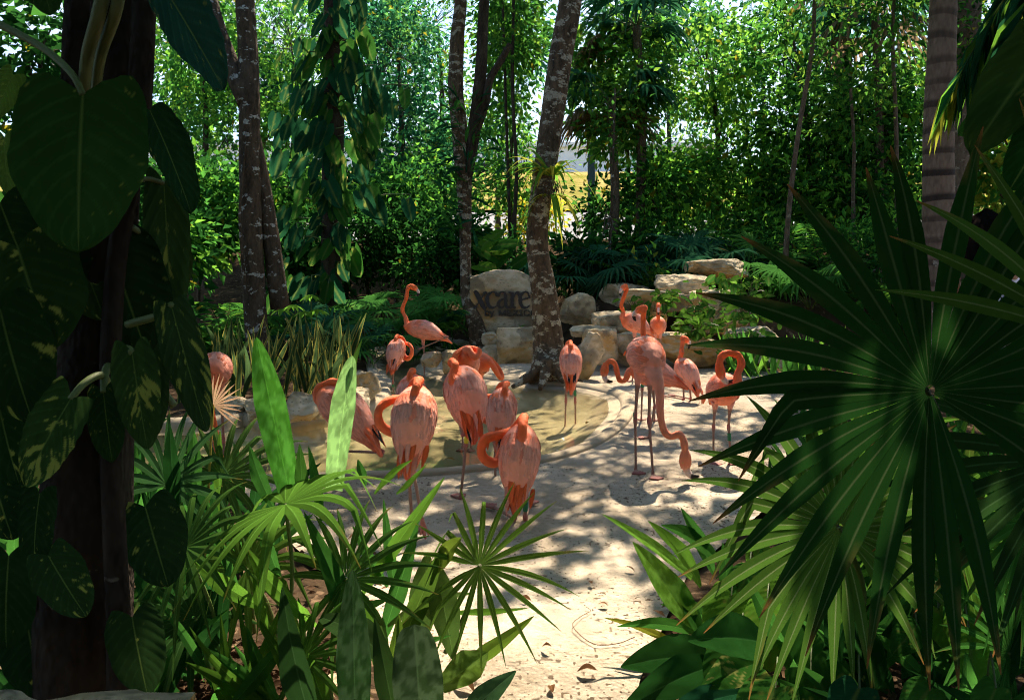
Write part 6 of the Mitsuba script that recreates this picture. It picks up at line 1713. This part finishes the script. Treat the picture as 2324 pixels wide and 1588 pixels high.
# more low growth that closes the ground at both sides
rng = np.random.default_rng(90)
for side, lab, n, xr, yr, dr_ in ((0, 'dense low leaves in the shade round the near dark trunk', 110, (60, 520), (1180, 1600), (2.2, 3.2)), (1, 'dense low leaves in the shade at the lower right', 150, (1850, 2330), (1150, 1600), (2.3, 3.4)), (2, 'low leaves at the left pond side between the fan palms', 60, (300, 640), (1060, 1260), (3.0, 3.8)), (3, 'low leafy growth right of the sand behind the palm fronds', 150, (1760, 2330), (880, 1180), (3.6, 6.5)), (4, 'shaded low leaves along the left edge of the picture behind the climber', 130, (-60, 330), (900, 1250), (3.0, 7.0))):
    k = thing('undergrowth', lab, 'undergrowth')
    ub = MB()
    for i in range(n):
        d = rng.uniform(*dr_)
        x, y = rng.uniform(*xr), rng.uniform(*yr)
        p = ground(x, y + 60, 0)
        if p[1] > dr_[1] + 1.2:
            p = at(x, y, d)
        p[2] = max(0.0, p[2] * .5)
        dd_ = unit(np.array([rng.normal() * .6, rng.normal() * .5, 1.0]))
        L = rng.uniform(.25, .5)
        _m = lance(p, p + dd_ * L, rng.uniform(.03, .08), [rng.normal() * .5, -.8, .5], rng.uniform(.05, .25), .25, (G_MID if rng.uniform() < .5 else G_DARK) * rng.uniform(.7, 1.4), 'plain', i, n=9).get()
        (uv_, uf_), uc_ = _m
        ub.add(uv_, uf_, uc_)
    ub.part(k, 'leaves', 'leaf_soft', stuff=True)

# ---------------------------------------------------------------- trees beside and behind the camera, whose crowns shade the near plants
def shade_tree(label, foot, blobs, seed, size=.34, name='shade_tree'):
    c = np.mean([np.asarray(b[0]) for b in blobs], 0)
    f = np.array([foot[0], foot[1], 0.0])
    return tree(name, label, 'tree', [f, f + [0, 0, 1.5], (f + c) / 2 + [0, 0, 1.0], c], [.16, .14, .11, .05], 'bark_dark', blobs, size, 'shade trees round the viewer', seed, 8, pal=(G_DARK, G_DARK, G_MID), aspect=.6, per=14, spread=.3)


shade_tree('shade tree left of the viewer, its low crown over the near dark trunk', (-3.6, 2.2), [((-1.4, 3.7, 4.5), (1.6, 1.0, .5), 900), ((-2.9, 5.2, 4.8), (1.2, 1.5, .5), 800), ((-4.2, 3.0, 3.2), (1.2, 2.2, 1.6), 700), ((-5.0, 6.0, 2.6), (.9, 1.6, 2.2), 600)], 201)
shade_tree('shade tree right of the viewer, its low crown over the large dark fan palm', (3.8, 2.0), [((2.3, 3.9, 4.5), (1.3, 1.0, .5), 900), ((3.8, 5.0, 4.8), (1.2, 1.5, .5), 800), ((4.4, 3.0, 3.2), (1.2, 2.2, 1.6), 700), ((5.4, 6.0, 2.6), (.9, 1.6, 2.2), 600), ((2.9, 6.3, 4.9), (.9, .8, .4), 110)], 202)
shade_tree('shade tree behind the viewer on the left', (-2.4, -3.2), [((-2.2, -.6, 4.4), (2.2, 2.0, .7), 900), ((-4.0, -2.0, 2.8), (1.5, 2.4, 1.8), 900), ((-1.6, -3.6, 3.0), (2.2, 1.2, 1.8), 900)], 203)
shade_tree('shade tree behind the viewer on the right', (2.6, -3.4), [((2.2, -.6, 4.4), (2.2, 2.0, .7), 900), ((4.2, -2.0, 2.8), (1.5, 2.4, 1.8), 900), ((1.8, -3.6, 3.0), (2.2, 1.2, 1.8), 900), ((0, 1.4, 4.7), (1.7, 1.0, .5), 420)], 204)

for lab, ft, bl, sd in (('tall forest tree behind the viewer, out of the picture', (0.5, -7), [((-3, -2.5, 8), (3.5, 3, 1.4), 1900), ((3, -2.5, 8), (3.5, 3, 1.4), 1900), ((0, -7, 6), (5, 2, 3), 2200)], 205),
                        ('tall forest tree left of the pond, out of the picture', (-9, 4), [((-7, 3, 7.5), (2.5, 4, 1.6), 1900), ((-8.5, 8, 6), (1.6, 4, 3), 1900)], 206),
                        ('tall forest tree right of the sand, out of the picture', (9, 4), [((7.2, 3, 7.5), (2.5, 4, 1.6), 1900), ((9.4, 8, 6), (1.6, 4, 3), 1900)], 207)):
    shade_tree(lab, ft, bl, sd, name='forest_tree')

# ---------------------------------------------------------------- the dark hut and the visitors at the right
ht = thing('thatched_hut', 'dark thatched parasol roof on a post behind the large fan palm', 'hut')
D = 12.6
ap = at(2238, 474, D)
b = MB()
rng = np.random.default_rng(71)
n = 26
for ring in range(5):
    r0, r1, z0, z1 = ring * .22 + .02, ring * .22 + .32, -ring * .13, -(ring + 1) * .15 - .06
    for k in range(n):
        a0, a1 = (k + .5 * (ring % 2)) * 2 * PI / n, (k + 1.12 + .5 * (ring % 2)) * 2 * PI / n
        j = rng.normal(size=4) * .02
        p = [[r0 * math.cos(a0), r0 * math.sin(a0), z0], [r0 * math.cos(a1), r0 * math.sin(a1), z0], [(r1 + j[0]) * math.cos(a1), (r1 + j[0]) * math.sin(a1), z1 + j[1]], [(r1 + j[2]) * math.cos(a0), (r1 + j[2]) * math.sin(a0), z1 + j[3]]]
        b.add(np.array(p) + ap + [0, 0, rng.uniform(0, .02)], [[0, 2, 1], [0, 3, 2]], np.array([.007, .0055, .005]) * rng.uniform(.6, 1.3))
scene['thatch_matter'] = {'type': 'twosided', 'bsdf': {'type': 'diffuse', 'reflectance': VC}}
b.part(ht, 'thatch', 'thatch_matter', False, stuff=True)
v, f = tube(np.array([[ap[0], D, gz((ap[0], D))], ap + [0, 0, -.05]]), [.07, .05], sides=10)
MB().add(v, f, (.04, .03, .02)).part(ht, 'post', 'painted')


def person(label, foot, heading, height, shirt, trousers, skin, hair, arm):
    """A standing visitor: one continuous body, hair and clothes as children. arm: hand positions in the person's frame (x forward, y left)."""
    key = thing('person', label, 'person')
    h = math.radians(heading)
    R = np.array([[math.sin(h), -math.cos(h), 0], [math.cos(h), math.sin(h), 0], [0, 0, 1.0]])
    S = height / 1.7
    ball = m3.Manifold.sphere(1.0, 16)

    def chain(pts, grow=0.0):
        out = []
        for p, q in zip(pts[:-1], pts[1:]):
            hs = [ball.scale((x[3] + grow,) * 2 + (x[3] + grow,)).translate(tuple(x[:3])) for x in (p, q)]
            out.append(m3.Manifold.batch_hull(hs))
        return out

    def wide(z0, y0, r0, z1, y1, r1, grow=0.0):
        return m3.Manifold.batch_hull([ball.scale((r + grow,) * 3).translate((0, s * y, z)) for z, y, r in ((z0, y0, r0), (z1, y1, r1)) for s in (-1, 1)])

    legs = [[(0, s * .09, .90, .085), (.01, s * .10, .50, .055), (-.01, s * .10, .09, .038)] for s in (-1, 1)]
    feet = [[(-.03, s * .10, .045, .04), (.14, s * .11, .03, .028)] for s in (-1, 1)]
    torso = [wide(.92, .08, .095, 1.12, .075, .085), wide(1.12, .075, .085, 1.36, .11, .075), wide(1.36, .11, .075, 1.42, .14, .045)]
    arms = []
    for s, hd in zip((-1, 1), arm):
        el = (np.array([0, s * .19, 1.41]) + np.array(hd)) / 2 + np.array([-.05, s * .06, -.06])
        arms.append([(0, s * .175, 1.41, .045), (*el, .036), (*hd, .024)])
    body = torso + [m for c in legs + feet + arms for m in chain(c)]
    body += chain([(0, 0, 1.42, .055), (.01, 0, 1.53, .05)])
    body.append(m3.Manifold.batch_hull([ball.scale((.085, .072, .095)).translate((.01, 0, 1.61)), ball.scale((.045, .04, .04)).translate((.05, 0, 1.535))]))
    body.append(ball.scale((.016, .013, .02)).translate((.098, 0, 1.595)))
    for s, hd in zip((-1, 1), arm):
        hd = np.array(hd)
        for k in range(5):
            d = np.array([.5, (k - 2) * .18 - s * (.6 if k == 4 else 0), -.6])
            body += chain([(*hd, .016), (*(hd + unit(d) * .05), .009), (*(hd + unit(d + [-.2, 0, -.3]) * .085), .007)])
    m = m3.Manifold.batch_boolean(body, m3.OpType.Add).refine_to_length(.03)

    def put(k, m, col):
        g = m.to_mesh()
        t = trimesh.Trimesh(np.array(g.vert_properties[:, :3], float), np.array(g.tri_verts), process=True)
        trimesh.smoothing.filter_taubin(t, iterations=6)
        v = np.array(t.vertices) * S @ R.T + np.asarray(foot)
        scene[k] = mikit.ply((v, np.array(t.faces)), 'painted', True, color=np.broadcast_to(np.asarray(col, float), v.shape))

    put(key, m, skin)
    top = torso + [x for c in arms for x in chain([c[0], (*(np.array(c[0][:3]) * .55 + np.array(c[1][:3]) * .45), .045)])]
    top = [wide(.90, .085, .105, 1.12, .08, .095), wide(1.12, .08, .095, 1.36, .115, .085), wide(1.36, .115, .085, 1.425, .14, .053)] + [chain([(*c[0][:3], .056), (*(np.array(c[0][:3]) * .5 + np.array(c[1][:3]) * .5), .05)])[0] for c in arms]
    put(key + '__shirt', m3.Manifold.batch_boolean(top, m3.OpType.Add).refine_to_length(.03), shirt)
    low = [wide(.84, .08, .105, .97, .085, .105)] + [x for c in legs for x in chain([(*c[0][:3], .098), (*c[1][:3], .07)])]
    put(key + '__shorts', m3.Manifold.batch_boolean(low, m3.OpType.Add).refine_to_length(.03), trousers)
    hr = m3.Manifold.batch_hull([ball.scale((.092, .082, .08)).translate((-.008, 0, 1.645)), ball.scale((.05, .07, .06)).translate((-.05, 0, 1.56))]) - m3.Manifold.cube((.2, .3, .12), True).translate((.125, 0, 1.585))
    put(key + '__hair', hr.refine_to_length(.02), hair)


o = at(2134, 700, 13.0)
person('person in a bright pink top standing on the path behind the palm leaflets', [o[0], 13.0, .17], 200, 1.64, (.72, .16, .17), (.06, .03, .05), (.32, .17, .10), (.02, .015, .012), ((.08, -.24, .86), (.08, .24, .86)))
o = at(2282, 700, 11.8)
person('dark haired person in a pale top holding a camera at the right edge', [o[0], 11.8, gz((o[0], 11.8)) + .06], 250, 1.66, (.55, .56, .66), (.05, .06, .09), (.26, .13, .075), (.015, .012, .010), ((.26, -.06, 1.42), (.26, .06, 1.42)))
cm = thing('handheld_camera', 'small black camera with a yellow strap held up by the dark haired person', 'camera')
q = np.array([o[0], 11.8, gz((o[0], 11.8)) + .06]) + np.array([math.sin(math.radians(250)), math.cos(math.radians(250)), 0]) * .33 + [0, 0, 1.41]
scene[cm + '__body'] = mikit.ply(boxm(q + [-.05, -.06, -.035], q + [.05, .06, .04]), 'dark_board')
scene[cm + '__lens'] = mikit.ply(tube(np.array([q + [-.05, -.01, 0], q + [-.11, -.03, 0]]), [.032, .030], sides=12), 'dark_board', 30)
scene[cm + '__strap'] = mikit.ply(tube(spline([q + [.0, .05, -.03], q + [.02, .0, -.16], q + [.04, -.02, -.24]], 8), [.008] * 8, [.02] * 8, sides=6), plain('yellow_cloth', (.6, .5, .04)))

# ---------------------------------------------------------------- small things lying on the sand
rng = np.random.default_rng(81)
for (x, y), lab in (((1440, 1300), 'dead leaf on the sand just left of the lifted long leaf tip'), ((1380, 1380), 'dead leaf on the sand above the looped dry vine'), ((1075, 1570), 'dead leaf on the sand at the bottom edge, nearest to the viewer'), ((1205, 1372), 'dead leaf on the sand under the right leaflets of the young fan palm'),
                    ((1230, 1480), 'dead leaf on the bright sand left of the looped dry vine'), ((1340, 1330), 'dead leaf on the shaded sand in the middle of the path'), ((1500, 1390), 'dead leaf on the sand at the foot of the broad leaved plant'), ((1310, 1530), 'dead leaf on the sand below the looped dry vine'), ((1250, 1560), 'dead leaf at the bottom edge, second from the viewer')):
    p = ground(x, y, 0)
    p[2] = float(sand_z(p[0], p[1])) + .012
    a = rng.uniform(0, 2 * PI)
    L = rng.uniform(.04, .085)
    d = np.array([math.cos(a), math.sin(a), rng.uniform(0, .3)])
    k = thing('fallen_leaf', lab, 'fallen leaf', 'dead leaves on the sand')
    lance(p, p + d * L, L * .5, [rng.normal() * .3, rng.normal() * .3, 1], .18, .5, np.array([.17, .09, .045]) * rng.uniform(.6, 1.4), 'plain', int(x), n=8).put(k, 'leaf_soft')
tw = thing('fallen_vine', 'thin dry vine curled in a loop on the bright sand', 'twig')
pts = [ground(x, y, 0) + [0, 0, .02] for x, y in ((1440, 1455), (1400, 1470), (1345, 1470), (1300, 1430), (1318, 1408), (1340, 1395), (1330, 1385))]
v, f = tube(spline(pts, 40), np.linspace(.0022, .0014, 40), sides=5)
scene[tw] = mikit.ply((v, f), plain('dry_stem', (.14, .08, .045)))
b = MB()
for zone, n in (((330, 800, 1440, 1640), 600), ((1500, 2300, 1400, 1640), 700), ((420, 900, 1200, 1440), 120)):
    x, y = rng.uniform(zone[0], zone[1], n), rng.uniform(zone[2], zone[3], n)
    p = np.array([ground(*q, .02) for q in zip(x, y)])
    d = rnd_dirs(rng, n) * [1, 1, .25]
    L = rng.uniform(.025, .075, n)
    v, f = leaves(p + [0, 0, .01], d, np.array([0, 0, 1.0]) + rng.normal(size=(n, 3)) * .3, L, L * .45, .4, -.1)
    b.add(v, f, np.repeat(np.array([.17, .105, .065]) * rng.uniform(.3, 1.5, (n, 1)), 4, 0))
k = thing('leaf_litter', 'brown dead leaves covering the soil under the plants in the foreground', 'leaf litter')
labels[k]['kind'] = 'stuff'
b.put(k, 'leaf_soft')

for (x, y), lab in (((1180, 905), 'yellow leaf floating on the pond right of the small sleeping flamingo'), ((925, 1010), 'dead leaf floating on the pond left of the large near flamingo'), ((1010, 1040), 'dead leaf floating at the near pond edge by the yellow banded bird'), ((1330, 960), 'dead leaf floating near the curved right rim of the pond')):
    p = ground(x, y, -.035)
    d = np.array([rng.normal(), rng.normal() * .6, 0.02])
    k = thing('floating_leaf', lab, 'leaf', 'leaves floating on the pond')
    lance(p, p + unit(d) * .09, .04, [0, 0, 1], .08, .3, np.array([.26, .17, .06]), 'plain', int(x), n=8).put(k, 'leaf_soft')
